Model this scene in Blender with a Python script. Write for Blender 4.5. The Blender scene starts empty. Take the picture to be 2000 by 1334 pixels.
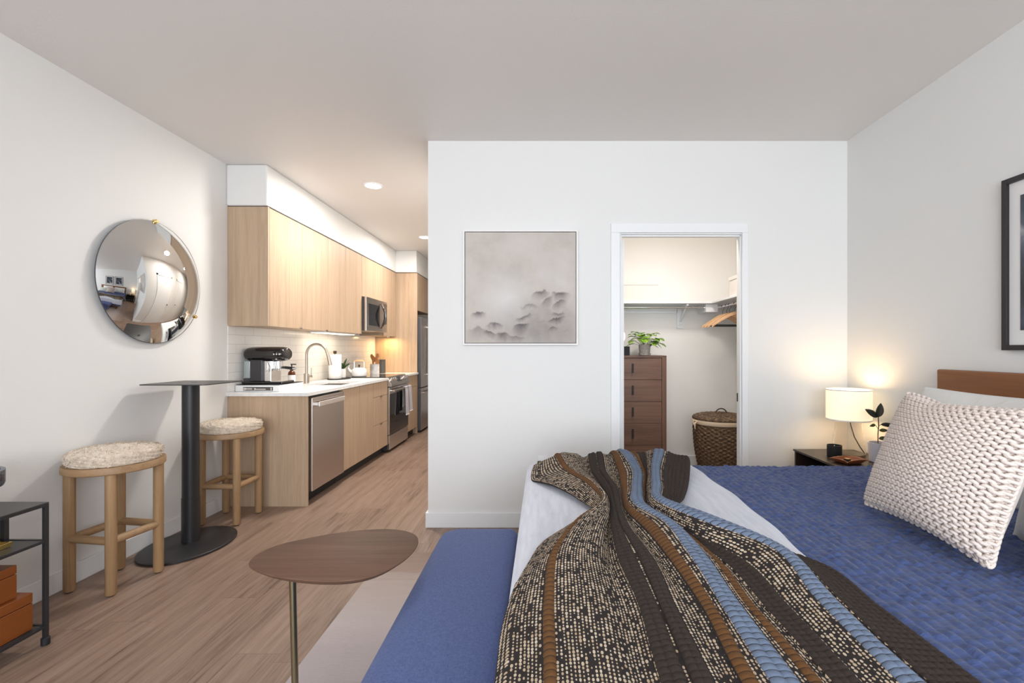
import bpy, math, random
import numpy as np
from mathutils import Vector, Matrix
PI = math.pi
random.seed(7); np.random.seed(7)
S = bpy.context.scene
C = S.collection

# ------------------------------------------------------------------ camera, world, light, exposure
H = 1.264
cam_d = bpy.data.cameras.new('camera'); cam = bpy.data.objects.new('camera', cam_d); C.objects.link(cam)
cam.location = (0, 0, H); cam.rotation_euler = (PI/2, 0, 0)
cam_d.sensor_width = 36; cam_d.lens = 16.2; cam_d.shift_x = -0.031; cam_d.shift_y = 0.0075
cam_d.clip_start = 0.05
S.camera = cam
S.view_settings.view_transform = 'Standard'; S.view_settings.look = 'None'
S.view_settings.gamma = 1; S.view_settings.use_curve_mapping = False
S.view_settings.exposure = 0.26
w = bpy.data.worlds.new('sky'); S.world = w; w.use_nodes = True
bg = w.node_tree.nodes['Background']; bg.inputs[0].default_value = (0.80, 0.88, 1.0, 1); bg.inputs[1].default_value = 1.0

def area(name, loc, rot, sx, sy, power, col, parent=None, shape='RECTANGLE', spread=PI):
    l = bpy.data.lights.new(name, 'AREA'); l.shape = shape; l.size = sx; l.size_y = sy
    l.energy = power; l.color = col; l.spread = spread
    o = bpy.data.objects.new(name, l); C.objects.link(o); o.location = loc; o.rotation_euler = rot
    if parent: o.parent = parent
    return o
WIN_Y = -2.4
area('window_daylight', (0.1, WIN_Y-0.25, 1.45), (PI/2, 0, 0), 3.9, 2.2, 195, (0.90, 0.95, 1.0))

# ------------------------------------------------------------------ materials
M = {}
def mat(name, col, rough=.5, metal=0, trans=0, emit=None, estr=0, ior=1.45, coat=0, sheen=0, alpha=1, sss=0):
    m = bpy.data.materials.new(name); m.use_nodes = True
    b = m.node_tree.nodes['Principled BSDF']
    b.inputs['Base Color'].default_value = (*col, 1); b.inputs['Roughness'].default_value = rough
    b.inputs['Metallic'].default_value = metal; b.inputs['Transmission Weight'].default_value = trans
    b.inputs['IOR'].default_value = ior; b.inputs['Coat Weight'].default_value = coat
    b.inputs['Sheen Weight'].default_value = sheen
    if emit: b.inputs['Emission Color'].default_value = (*emit, 1); b.inputs['Emission Strength'].default_value = estr
    M[name] = m; return m
class NT:
    def __init__(s, m): s.m = m; s.t = m.node_tree; s.b = s.t.nodes['Principled BSDF']
    def n(s, k, **kw):
        x = s.t.nodes.new(k)
        for a, v in kw.items(): setattr(x, a, v)
        return x
    def put(s, inp, v):
        if isinstance(v, bpy.types.NodeSocket): s.t.links.new(v, inp)
        elif isinstance(v, (tuple, list)) and len(v) == 3 and inp.type == 'RGBA': inp.default_value = (*v, 1)
        else: inp.default_value = v
    def math(s, op, a, b=0.0, c=0.0):
        x = s.n('ShaderNodeMath', operation=op); s.put(x.inputs[0], a); s.put(x.inputs[1], b); s.put(x.inputs[2], c)
        return x.outputs[0]
    def obj(s): return s.n('ShaderNodeTexCoord').outputs['Object']
    def uv(s): return s.n('ShaderNodeTexCoord').outputs['UV']
    def map(s, v, sc=(1,1,1), loc=(0,0,0), rot=(0,0,0)):
        x = s.n('ShaderNodeMapping'); s.put(x.inputs[0], v); x.inputs['Scale'].default_value = sc
        x.inputs['Location'].default_value = loc; x.inputs['Rotation'].default_value = rot; return x.outputs[0]
    def noise(s, v, sc=5, det=3, rough=.5, dist=0):
        x = s.n('ShaderNodeTexNoise'); s.put(x.inputs['Vector'], v); x.inputs['Scale'].default_value = sc
        x.inputs['Detail'].default_value = det; x.inputs['Roughness'].default_value = rough; x.inputs['Distortion'].default_value = dist
        return x.outputs[0]
    def ramp(s, f, stops, interp='LINEAR'):
        x = s.n('ShaderNodeValToRGB'); s.put(x.inputs[0], f); r = x.color_ramp; r.interpolation = interp
        for i, (p, c) in enumerate(stops):
            e = r.elements[i] if i < 2 else r.elements.new(p)
            e.position = p; e.color = (*c, 1) if len(c) == 3 else c
        return x.outputs[0]
    def mix(s, f, a, b, bt='MIX'):
        x = s.n('ShaderNodeMix', data_type='RGBA', blend_type=bt); s.put(x.inputs[0], f); s.put(x.inputs[6], a); s.put(x.inputs[7], b)
        return x.outputs[2]
    def bump(s, h, st=.3, d=.01):
        x = s.n('ShaderNodeBump'); s.put(x.inputs['Height'], h); x.inputs['Strength'].default_value = st; x.inputs['Distance'].default_value = d
        s.put(s.b.inputs['Normal'], x.outputs[0]); return x
    def sep(s, v):
        x = s.n('ShaderNodeSeparateXYZ'); s.put(x.inputs[0], v); return x.outputs
    def comb(s, a=0.0, b=0.0, c=0.0):
        x = s.n('ShaderNodeCombineXYZ'); s.put(x.inputs[0], a); s.put(x.inputs[1], b); s.put(x.inputs[2], c); return x.outputs[0]
    def wn(s, v):
        x = s.n('ShaderNodeTexWhiteNoise'); s.put(x.inputs['Vector'], v); return x.outputs['Value']
    def col(s, v): s.put(s.b.inputs['Base Color'], v)

def paint(name, col, st=.12):
    m = mat(name, col, .6); t = NT(m); t.bump(t.noise(t.obj(), 90, 2), st, .004); return m
paint('wall_paint', (.79, .785, .77)); paint('ceiling_paint', (.78, .755, .735), .12)
paint('closet_paint', (.85, .83, .80)); mat('trim_paint', (.84, .85, .86), .35)
def wood(name, c1, c2, axis='z', sc=1, rough=.45, c3=None, streak=1.0):
    m = mat(name, c1, rough); t = NT(m)
    s = {'x': (1.2, 26, 26), 'y': (26, 1.2, 26), 'z': (26, 26, 1.2)}[axis]
    o = t.obj()
    a = t.noise(t.map(o, tuple(q*sc for q in s)), 1.0, 5, .65, .6)
    b = t.noise(t.map(o, tuple(q*sc*5 for q in s)), 1.0, 3, .6, .2)
    f = t.math('ADD', t.math('MULTIPLY', a, .7), t.math('MULTIPLY', b, .3))
    c = t.ramp(f, [(.5-.16*streak, c2), (.5+.14*streak, c1)])
    if c3:
        g = t.noise(t.map(o, tuple(q*sc*.35 for q in s)), 1.0, 2)
        c = t.mix(t.ramp(g, [(.45, (0,0,0)), (.65, (1,1,1))]), c, c3)
    t.col(c); t.bump(b, .08, .002); return m
wood('oak_cabinet', (.55, .40, .275), (.42, .295, .195), 'z', 1, .5)
wood('oak_stool', (.42, .26, .135), (.28, .165, .08), 'z', 1.2, .5)
wood('oak_stool_x', (.40, .25, .13), (.28, .165, .08), 'x', 1.2, .5)
wood('walnut_x', (.20, .105, .068), (.115, .058, .038), 'x', 1.0, .42)
wood('walnut_z', (.20, .105, .068), (.125, .062, .04), 'z', 1.0, .42)
wood('table_walnut', (.165, .090, .058), (.115, .061, .039), 'x', .8, .6).node_tree.nodes['Principled BSDF'].inputs['Specular IOR Level'].default_value = .25
wood('headboard_wood', (.29, .115, .043), (.20, .075, .028), 'y', .6, .42)
wood('orange_wood', (.23, .062, .010), (.185, .048, .008), 'y', .8, .33)
wood('hanger_wood', (.80, .50, .28), (.70, .41, .22), 'x', 1.2, .45)
wood('utensil_wood', (.52, .22, .08), (.38, .15, .05), 'z', 2, .5)
# floor planks
m = mat('plank_floor', (.3, .2, .15), .42); t = NT(m); o = t.sep(t.obj())
pw, pl = .182, 1.22
cx = t.math('FLOOR', t.math('DIVIDE', o[0], pw)); r0 = t.wn(t.comb(cx, 3.1))
yy = t.math('ADD', t.math('DIVIDE', o[1], pl), r0); ry = t.math('FLOOR', yy)
pr = t.wn(t.comb(cx, ry, 7.7))
off = t.math('MULTIPLY', pr, 40.0)
v = t.comb(t.math('MULTIPLY', o[0], 24.0), t.math('ADD', t.math('MULTIPLY', o[1], 1.5), off), off)
g1 = t.noise(v, 1.0, 6, .68, .8)
v2 = t.comb(t.math('MULTIPLY', o[0], 110.0), t.math('ADD', t.math('MULTIPLY', o[1], 5.0), off), off)
g2 = t.noise(v2, 1.0, 3, .6)
f = t.math('ADD', t.math('ADD', t.math('MULTIPLY', g1, .72), t.math('MULTIPLY', g2, .28)), t.math('MULTIPLY', t.math('SUBTRACT', pr, .5), .10))
c = t.ramp(f, [(.34, (.135, .083, .057)), (.46, (.25, .165, .12)), (.60, (.315, .215, .162)), (.75, (.385, .275, .215))])
fx = t.math('FRACT', t.math('DIVIDE', o[0], pw)); fy = t.math('FRACT', yy)
ex = t.math('LESS_THAN', t.math('MINIMUM', fx, t.math('SUBTRACT', 1.0, fx)), .006)
ey = t.math('LESS_THAN', t.math('MINIMUM', fy, t.math('SUBTRACT', 1.0, fy)), .0012)
e = t.math('MAXIMUM', ex, ey)
t.col(t.mix(t.math('MULTIPLY', e, .45), c, (.10, .06, .045)))
t.bump(t.math('SUBTRACT', g2, e), .12, .002)
# tile
m = mat('subway_tile', (.84, .82, .79), .14); t = NT(m); o = t.sep(t.obj())
bt = t.n('ShaderNodeTexBrick'); t.put(bt.inputs['Vector'], t.comb(o[1], o[2]))
bt.offset = .5; bt.inputs['Scale'].default_value = 1; bt.inputs['Mortar Size'].default_value = .0016
bt.inputs['Brick Width'].default_value = .23; bt.inputs['Row Height'].default_value = .0768; bt.inputs['Mortar Smooth'].default_value = .2
bt.inputs['Color1'].default_value = (.86,.84,.81,1); bt.inputs['Color2'].default_value = (.83,.81,.78,1); bt.inputs['Mortar'].default_value = (.62,.59,.56,1)
t.col(bt.outputs[0]); t.bump(t.math('SUBTRACT', 1.0, bt.outputs[1]), .4, .003)
m = mat('quartz', (.86, .86, .85), .22); t = NT(m); t.col(t.ramp(t.noise(t.obj(), 30, 4), [(.3, (.80,.80,.79)), (.6, (.89,.89,.88))]))
def steel(name, col, rough, axis=(300, 300, 3)):
    m = mat(name, col, rough, 1); t = NT(m); t.bump(t.noise(t.map(t.obj(), axis), 1, 2), .04, .001); return m
steel('steel', (.52, .47, .44), .27); steel('steel_h', (.60, .56, .53), .25, (300, 3, 300))
steel('nickel', (.56, .50, .44), .3); steel('steel_light', (.80, .76, .73), .4); mat('chrome', (.8, .8, .8), .08, 1); mat('brass', (.80, .55, .22), .22, 1)
mat('aged_brass', (.36, .32, .20), .3, 1); mat('gold', (.85, .60, .20), .2, 1)
mat('mirror_glass', (.74, .745, .74), .015, 1)
mat('black_metal', (.022, .021, .023), .38); mat('black_matte', (.015, .015, .017), .6)
mat('black_plate', (.045, .042, .042), .4)
mat('black_gloss', (.012, .010, .011), .06, coat=.5); mat('dark_plastic', (.045, .042, .045), .35)
mat('black_glass', (.012, .012, .014), .04, coat=.3)
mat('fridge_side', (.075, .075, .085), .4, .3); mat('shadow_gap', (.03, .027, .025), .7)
mat('white_ceramic', (.86, .85, .84), .2); mat('white_plastic', (.85, .85, .85), .35); mat('paper', (.88, .86, .84), .8)
mat('grey_canister', (.09, .085, .08), .45)
m = mat('crock', (.62, .61, .60), .6); t = NT(m); t.col(t.ramp(t.noise(t.obj(), 20, 4), [(.35, (.50,.49,.49)), (.65, (.72,.70,.68))]))
m = mat('stone_pot', (.48, .44, .40), .8); t = NT(m); z = t.sep(t.obj())[2]
t.bump(t.math('SINE', t.math('MULTIPLY', z, 900.0)), .4, .002); t.col(t.ramp(t.noise(t.obj(), 60, 3), [(.3, (.40,.36,.32)), (.7, (.56,.52,.47))]))
m = mat('marble_dark', (.04, .05, .08), .25); t = NT(m); t.col(t.ramp(t.noise(t.obj(), 45, 6, .7, 1), [(.45, (.02,.025,.045)), (.62, (.12,.14,.19)), (.75, (.4,.42,.46))]))
mat('amber_glass', (.16, .045, .012), .08, trans=.5); mat('clear_glass', (.95, .93, .9), .02, trans=1, ior=1.25)
mat('tank_glass', (.62, .72, .72), .1, trans=.6)
mat('label_white', (.85, .84, .82), .6); mat('soil', (.035, .022, .015), .9)
mat('lavender_pot', (.62, .61, .66), .45); mat('leather', (.27, .085, .035), .4)
mat('nightstand_dark', (.035, .022, .015), .35); mat('nightstand_in', (.012, .009, .008), .6)
mat('art_frame', (.86, .84, .82), .45); mat('art_gap', (.16, .13, .12), .6)
mat('picture_frame_black', (.022, .018, .02), .4); mat('mat_board', (.80, .78, .77), .7)
m = mat('photo_print', (.05, .06, .08), .3); t = NT(m); t.col(t.ramp(t.noise(t.obj(), 5, 5), [(.35, (.01,.013,.02)), (.6, (.09,.11,.14)), (.72, (.5,.5,.52))]))
m = mat('fur', (.74, .64, .53), .9, sheen=.5); t = NT(m); t.col(t.ramp(t.noise(t.obj(), 45, 4, .7, .6), [(.3, (.60,.47,.35)), (.5, (.80,.67,.53)), (.7, (.90,.80,.68))])); t.bump(t.noise(t.obj(), 160, 3, .7, .8), .6, .006)
m = mat('yarn', (.76, .66, .60), .9, sheen=.1); t = NT(m); t.bump(t.noise(t.obj(), 260, 3), .5, .003)
m = mat('pillow_white', (.80, .79, .76), .85, sheen=.2); t = NT(m); t.bump(t.noise(t.obj(), 9, 4, .6, .5), .5, .02)
m = mat('pillow_pale', (.62, .65, .60), .85, sheen=.2); t = NT(m); t.bump(t.noise(t.obj(), 500, 2), .2, .002)
m = mat('duvet', (.62, .66, .78), .9, sheen=.3); t = NT(m)
n1 = t.noise(t.obj(), 420, 3, .7); n2 = t.noise(t.map(t.obj(), (40, 5, 40)), 1.5, 4)
t.col(t.ramp(t.math('ADD', t.math('MULTIPLY', n1, .5), t.math('MULTIPLY', n2, .5)), [(.35, (.55,.58,.68)), (.62, (.72,.74,.82))])); t.bump(n1, .3, .002)
m = mat('bench_fabric', (.075, .105, .235), .9, sheen=.08); t = NT(m)
n1 = t.noise(t.map(t.obj(), (700, 120, 300)), 1, 2); n2 = t.noise(t.map(t.obj(), (120, 700, 300)), 1, 2)
k = t.math('ADD', t.math('MULTIPLY', n1, .5), t.math('MULTIPLY', n2, .5))
t.col(t.ramp(k, [(.35, (.050,.075,.20)), (.65, (.105,.145,.32))])); t.bump(k, .4, .002)
m = mat('quilt_blue', (.05, .09, .24), .8, sheen=.15); t = NT(m)
n1 = t.noise(t.map(t.obj(), (9, 60, 30)), 1.4, 3, .6); t.col(t.ramp(n1, [(.3, (.036,.060,.165)), (.7, (.058,.092,.235))])); t.bump(n1, .6, .008)
m = mat('rug', (.5, .42, .4), .95); t = NT(m); o = t.sep(t.obj())
n0 = t.noise(t.map(t.obj(), (3, 28, 1)), 1, 4, .7); n1 = t.noise(t.map(t.obj(), (30, 300, 1)), 1, 2)
q = t.math('ADD', t.math('MULTIPLY', t.math('SUBTRACT', 2.85, o[1]), 1.0), t.math('MULTIPLY', t.math('SUBTRACT', n0, .5), .28))
cr = t.ramp(q, [(.0, (.26,.175,.135)), (.22, (.33,.235,.19)), (.34, (.44,.36,.32)), (.75, (.53,.46,.45)), (.95, (.47,.41,.41))])
t.col(t.mix(t.math('MULTIPLY', n1, .35), cr, (.38,.32,.30))); t.bump(n1, .5, .003)
m = mat('towel', (.42, .39, .42), .95, sheen=.3); t = NT(m); y = t.sep(t.obj())[1]
t.bump(t.noise(t.obj(), 400, 2), .5, .002)
mat('towel_trim', (.82, .80, .79), .9)
m = mat('basket_weave', (.12, .07, .04), .7); t = NT(m)
t.col(t.ramp(t.noise(t.map(t.obj(), (30, 30, 90)), 1.2, 4, .7), [(.35, (.035,.022,.014)), (.52, (.13,.08,.045)), (.68, (.36,.23,.13))]))
mat('liner', (.78, .62, .45), .9); mat('storage_box', (.80, .74, .69), .85)
m = mat('leaf_bright', (.20, .38, .03), .35); t = NT(m); t.col(t.ramp(t.noise(t.obj(), 60, 3), [(.4, (.09,.24,.015)), (.55, (.26,.46,.03)), (.7, (.50,.62,.08))]))
mat('leaf_dark', (.05, .10, .035), .35); mat('leaf_rubber', (.028, .032, .022), .25); mat('leaf_olive', (.09, .09, .03), .35)
mat('stem', (.10, .05, .03), .6)
mat('shade_fabric', (.90, .82, .68), .8, emit=(1.0, .80, .50), estr=.62)
mat('bulb', (1, .9, .7), .4, emit=(1.0, .72, .40), estr=14)
mat('downlight_lens', (1, 1, 1), .4, emit=(1.0, .95, .88), estr=14)
mat('led', (1, 1, 1), .4, emit=(1.0, .80, .52), estr=2.5)
mat('wire', (.045, .03, .02), .5)
mat('window_glass', (1, 1, 1), .0, trans=1, ior=1.01); mat('hinge', (.55, .52, .48), .3, 1)
# abstract painting: misty pale ground, brushed dark ridges lower right
m = mat('painting', (.6, .56, .53), .7); t = NT(m); o = t.uv(); s3 = t.sep(o)
base = t.ramp(t.noise(o, 2.6, 5, .6), [(.3, (.47,.425,.385)), (.5, (.57,.52,.475)), (.7, (.62,.58,.55))])
def blob(cx, cy, rx, ry, soft=1.0):
    dx = t.math('DIVIDE', t.math('SUBTRACT', s3[0], cx), rx); dy = t.math('DIVIDE', t.math('SUBTRACT', s3[1], cy), ry)
    d = t.math('SQRT', t.math('ADD', t.math('MULTIPLY', dx, dx), t.math('MULTIPLY', dy, dy)))
    return t.math('MAXIMUM', t.math('SUBTRACT', 1.0, d), 0.0)
base = t.mix(t.math('MULTIPLY', blob(.38, .40, .30, .32), .85), base, (.70,.68,.665))
nw = t.noise(t.map(o, (9, 5, 1)), 1, 4, .6); nf = t.noise(o, 30, 3, .6)
nx_ = t.noise(o, 5.5, 2)
def ridge(cx, top, rx, depth, amt, slope=0.0):
    # dark crest with a crisp ragged top edge that melts downwards into mist
    dx = t.math('DIVIDE', t.math('SUBTRACT', s3[0], cx), rx)
    ed = t.math('SUBTRACT', top, t.math('MULTIPLY', t.math('MULTIPLY', dx, dx), .022))
    ed = t.math('ADD', ed, t.math('MULTIPLY', dx, slope)); ed = t.math('ADD', ed, t.math('MULTIPLY', t.math('SUBTRACT', nw, .5), .13))
    ed = t.math('ADD', ed, t.math('MULTIPLY', t.math('SUBTRACT', nf, .5), .008))
    q = t.math('SUBTRACT', ed, s3[1])
    up = t.math('MINIMUM', t.math('MAXIMUM', t.math('DIVIDE', t.math('ADD', q, .004), .014), 0.0), 1.0)
    dn = t.math('MAXIMUM', t.math('SUBTRACT', 1.0, t.math('DIVIDE', q, t.math('MULTIPLY', depth, t.math('ADD', 1.0, nx_)))), 0.0); dn = t.math('POWER', t.math('MINIMUM', dn, 1.0), 1.5)
    si = t.math('MAXIMUM', t.math('SUBTRACT', 1.0, t.math('MULTIPLY', t.math('MULTIPLY', dx, dx), .55)), 0.0); si = t.math('POWER', si, 1.6)
    return t.math('MINIMUM', t.math('MULTIPLY', t.math('MULTIPLY', t.math('MULTIPLY', up, dn), si), amt*1.35), .95)
tot = None
for a in [(.68,.465,.075,.07,.75,.01),(.86,.465,.075,.09,.8,.005),(.74,.41,.06,.10,.6,.03),(.85,.39,.07,.10,.7,.02),(.58,.35,.09,.06,.55,0),(.84,.29,.07,.07,.7,0),
          (.12,.295,.06,.06,.8,.006),(.53,.255,.09,.07,.75,.03),(.82,.24,.09,.09,.85,.03),(.27,.185,.08,.06,.75,-.01),(.68,.20,.09,.08,.45,.01),(.51,.175,.09,.16,.8,.01),
          (.22,.115,.07,.06,.8,-.015),(.79,.145,.07,.09,.7,.03),(.34,.095,.07,.10,.75,-.01),(.66,.09,.10,.08,.5,.02),(.46,.07,.12,.10,.6,0),(.12,.14,.09,.10,.4,0),(.9,.12,.10,.14,.35,0)]:
    r_ = ridge(*a); tot = r_ if tot is None else t.math('MAXIMUM', tot, r_)
tot = t.math('MAXIMUM', tot, t.math('MULTIPLY', t.math('MULTIPLY', blob(.68, .10, .55, .36), t.math('ADD', .2, nx_)), .75))
t.col(t.mix(tot, base, (.12,.10,.105)))
# throw blanket: stripes by UV.x (0..1 across .87 m), UV.y = metres along
SP, DK, OR, BL = (.016,.012,.012), (.030,.020,.016), (.15,.062,.013), (.175,.235,.345)
STR = [(0,'s'),(.105,'o'),(.122,'s'),(.345,'d'),(.390,'s'),(.410,'d'),(.442,'s'),(.508,'o'),(.535,'s'),(.566,'b'),(.620,'s'),(.651,'o'),(.672,'s'),(.700,'d'),(.752,'s'),(.827,'b'),(.867,'s'),(.887,'d')]
m = mat('throw_weave', (.03,.02,.02), .95); t = NT(m); o = t.sep(t.uv())
cm = {'s': SP, 'd': DK, 'o': OR, 'b': BL}
colr = t.ramp(o[0], [(p, cm[k]) for p, k in STR], 'CONSTANT')
spm = t.ramp(o[0], [(p, (1,1,1) if k == 's' else (0,0,0)) for p, k in STR], 'CONSTANT')
px, py = .0078/.87, .0098
colf = t.math('DIVIDE', o[0], px); ci = t.math('FLOOR', colf)
rph = t.wn(t.comb(ci, 1.3)); wob = t.noise(t.comb(t.math('MULTIPLY', ci, 9.1), t.math('MULTIPLY', o[1], 14.0)), 1.0, 2)
yf = t.math('ADD', t.math('DIVIDE', o[1], py), t.math('ADD', rph, t.math('MULTIPLY', wob, 1.2))); yi = t.math('FLOOR', yf)
cell = t.wn(t.comb(ci, yi, 5.5)); cell2 = t.wn(t.comb(ci, yi, 9.5))
dx = t.math('SUBTRACT', t.math('FRACT', colf), .5); dy = t.math('SUBTRACT', t.math('FRACT', yf), .5)
sz = t.math('ADD', .17, t.math('MULTIPLY', cell2, .20))
d2 = t.math('ADD', t.math('MULTIPLY', dx, dx), t.math('MULTIPLY', t.math('MULTIPLY', dy, dy), .52))
dot = t.math('LESS_THAN', t.math('SQRT', d2), sz)
crow = t.wn(t.comb(ci, 77.0))
keep = t.math('LESS_THAN', cell, t.math('ADD', .72, t.math('MULTIPLY', crow, .26)))
dot = t.math('MULTIPLY', t.math('MULTIPLY', dot, keep), spm)
cream = t.mix(cell, (.62,.45,.29), (.86,.74,.58))
# wrapped-rib lines on the thick stripes
ribf = t.math('FRACT', t.math('ADD', t.math('DIVIDE', o[1], .017), .20)); rl = t.math('LESS_THAN', ribf, .27)
blm = t.ramp(o[0], [(p, (1,1,1) if k in 'bo' else (0,0,0)) for p, k in STR], 'CONSTANT')
mid = t.math('LESS_THAN', t.math('MINIMUM', t.math('ABSOLUTE', t.math('SUBTRACT', o[0], .593)), t.math('ABSOLUTE', t.math('SUBTRACT', o[0], .847))), .0018)
ln = t.math('MULTIPLY', t.math('MAXIMUM', rl, mid), blm)
fz = t.noise(t.map(t.uv(), (900, 500, 1)), 1, 3, .7)
c = t.mix(t.math('MULTIPLY', ln, .8), colr, (.025,.02,.022)); c = t.mix(dot, c, cream)
c = t.mix(t.math('MULTIPLY', fz, .35), c, (.05,.035,.028))
t.col(c); hgt = t.math('ADD', t.math('MULTIPLY', fz, .5), t.math('SUBTRACT', dot, ln)); t.bump(hgt, .7, .004)

# ------------------------------------------------------------------ mesh builders
class MB:
    def __init__(s): s.v = []; s.f = []
    def add(s, vs, fs):
        n = len(s.v); s.v += [tuple(p) for p in vs]; s.f += [tuple(i+n for i in f) for f in fs]; return s
    def box(s, x0, x1, y0, y1, z0, z1, b=0):
        if x0 > x1: x0, x1 = x1, x0
        if y0 > y1: y0, y1 = y1, y0
        if z0 > z1: z0, z1 = z1, z0
        if b <= 0:
            return s.add([(x0,y0,z0),(x1,y0,z0),(x1,y1,z0),(x0,y1,z0),(x0,y0,z1),(x1,y0,z1),(x1,y1,z1),(x0,y1,z1)],
                         [(0,3,2,1),(4,5,6,7),(0,1,5,4),(1,2,6,5),(2,3,7,6),(3,0,4,7)])
        import bmesh
        bm = bmesh.new(); bmesh.ops.create_cube(bm, size=1)
        for q in bm.verts: q.co = Vector(((x0+x1)/2+q.co.x*(x1-x0), (y0+y1)/2+q.co.y*(y1-y0), (z0+z1)/2+q.co.z*(z1-z0)))
        bmesh.ops.bevel(bm, geom=bm.edges[:], offset=min(b, .49*min(x1-x0, y1-y0, z1-z0)), segments=2, affect='EDGES', profile=.5)
        bm.verts.index_update()
        vs = [q.co[:] for q in bm.verts]; fs = [tuple(q.index for q in f.verts) for f in bm.faces]; bm.free()
        return s.add(vs, fs)
    def lathe(s, prof, c=(0,0,0), n=40, sx=1, sy=1, axis='z', cap=True):
        vs = []; fs = []
        for r, h in prof:
            for i in range(n):
                a = 2*PI*i/n; p = (r*math.cos(a)*sx, r*math.sin(a)*sy, h)
                if axis == 'x': p = (h, p[0], p[1])
                elif axis == 'y': p = (p[1], h, p[0])
                vs.append((p[0]+c[0], p[1]+c[1], p[2]+c[2]))
        for k in range(len(prof)-1):
            for i in range(n):
                j = (i+1) % n; fs.append((k*n+i, k*n+j, (k+1)*n+j, (k+1)*n+i))
        if cap: fs.append(tuple(range(n))[::-1]); fs.append(tuple((len(prof)-1)*n+i for i in range(n)))
        return s.add(vs, fs)
    def cyl(s, c, r, h0, h1, n=32, axis='z', b=.0):
        if b: pr = [(r-b, h0), (r, h0+b), (r, h1-b), (r-b, h1)]
        else: pr = [(r, h0), (r, h1)]
        return s.lathe(pr, c, n, axis=axis)
    def tube(s, pts, r, n=12, closed=False, taper=None):
        P = [Vector(p) for p in pts]; m_ = len(P); vs = []; fs = []; up = None
        for i in range(m_):
            if closed: d = P[(i+1) % m_] - P[i-1]
            else: d = P[min(i+1, m_-1)] - P[max(i-1, 0)]
            d.normalize()
            if up is None:
                up = Vector((0,0,1)) if abs(d.z) < .9 else Vector((1,0,0))
            sd = d.cross(up).normalized(); up = sd.cross(d).normalized()
            rr = r if taper is None else taper[i] if isinstance(taper, (list, tuple)) else r
            for k in range(n):
                a = 2*PI*k/n; vs.append(P[i] + sd*math.cos(a)*rr + up*math.sin(a)*rr)
        for i in range(m_ if closed else m_-1):
            j = (i+1) % m_
            for k in range(n):
                l = (k+1) % n; fs.append((i*n+k, i*n+l, j*n+l, j*n+k))
        if not closed: fs.append(tuple(range(n))[::-1]); fs.append(tuple((m_-1)*n+k for k in range(n)))
        return s.add(vs, fs)
    def prism(s, pts, z0, z1, axis='z'):
        n = len(pts); vs = []
        for z in (z0, z1):
            for a, b in pts:
                vs.append({'z': (a, b, z), 'y': (a, z, b), 'x': (z, a, b)}[axis])
        fs = [tuple(range(n))[::-1], tuple(range(n, 2*n))] + [(i, (i+1) % n, (i+1) % n+n, i+n) for i in range(n)]
        return s.add(vs, fs)
    def xf(s, M_):
        s.v = [tuple(M_ @ Vector(p)) for p in s.v]; return s

ORG = {}
def link(name, me, material, parent, smooth, bevel, sharp=40):
    me.materials.append(M[material])
    o = bpy.data.objects.new(name, me); C.objects.link(o)
    if parent:
        o.parent = parent; ORG[o.name] = ORG[parent.name]
    else: ORG[o.name] = Vector((0,0,0))
    if smooth:
        me.polygons.foreach_set('use_smooth', [True]*len(me.polygons))
        if smooth is True and len(me.polygons) < 60000: me.set_sharp_from_angle(angle=math.radians(sharp))
    if bevel:
        md = o.modifiers.new('bevel', 'BEVEL'); md.width = bevel; md.segments = 2; md.limit_method = 'ANGLE'; md.angle_limit = math.radians(40)
    return o
def part(name, mb, material, parent=None, smooth=True, bevel=0):
    og = ORG[parent.name] if parent else Vector((0,0,0))
    me = bpy.data.meshes.new(name); me.from_pydata([(p[0]-og.x, p[1]-og.y, p[2]-og.z) for p in mb.v], [], mb.f)
    import bmesh
    bm = bmesh.new(); bm.from_mesh(me); bmesh.ops.recalc_face_normals(bm, faces=bm.faces); bm.to_mesh(me); bm.free()
    return link(name, me, material, parent, smooth, bevel)
def grid(name, fn, nu, nv, material, parent=None, u=(0,1), v=(0,1), uvs=None, solid=0, smooth='all', wrap=False):
    U, V = np.meshgrid(np.linspace(u[0], u[1], nu), np.linspace(v[0], v[1], nv))
    X, Y, Z = fn(U, V)
    og = ORG[parent.name] if parent else Vector((0,0,0))
    P = np.stack([X-og.x, Y-og.y, Z-og.z], -1).reshape(-1, 3)
    i = np.arange(nv-1)[:, None]*nu + np.arange(nu-1)[None]
    F = np.stack([i, i+1, i+nu+1, i+nu], -1).reshape(-1, 4)
    me = bpy.data.meshes.new(name); me.from_pydata(P.tolist(), [], F.tolist())
    uvl = me.uv_layers.new(name='UVMap'); W = np.stack([U, V], -1).reshape(-1, 2)
    if uvs is not None: W = np.stack(uvs(U, V), -1).reshape(-1, 2)
    uvl.data.foreach_set('uv', W[F.reshape(-1)].reshape(-1).astype(np.float32))
    o = link(name, me, material, parent, smooth, 0)
    if solid:
        md = o.modifiers.new('solid', 'SOLIDIFY'); md.thickness = solid; md.offset = 0
    return o
def thing(name, label, cat, loc, group=None):
    o = bpy.data.objects.new(name, None); C.objects.link(o); o.location = loc; o.empty_display_size = .1
    o['label'] = label; o['category'] = cat
    if group: o['group'] = group
    ORG[o.name] = Vector(loc); return o
def tag(o, label, cat, group=None, kind=None):
    o['label'] = label; o['category'] = cat
    if group: o['group'] = group
    if kind: o['kind'] = kind
    return o
def struct(name, mb, material, parent=None, bevel=0, smooth=False):
    o = part(name, mb, material, parent, smooth, bevel)
    if not parent: o['kind'] = 'structure'
    return o
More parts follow.
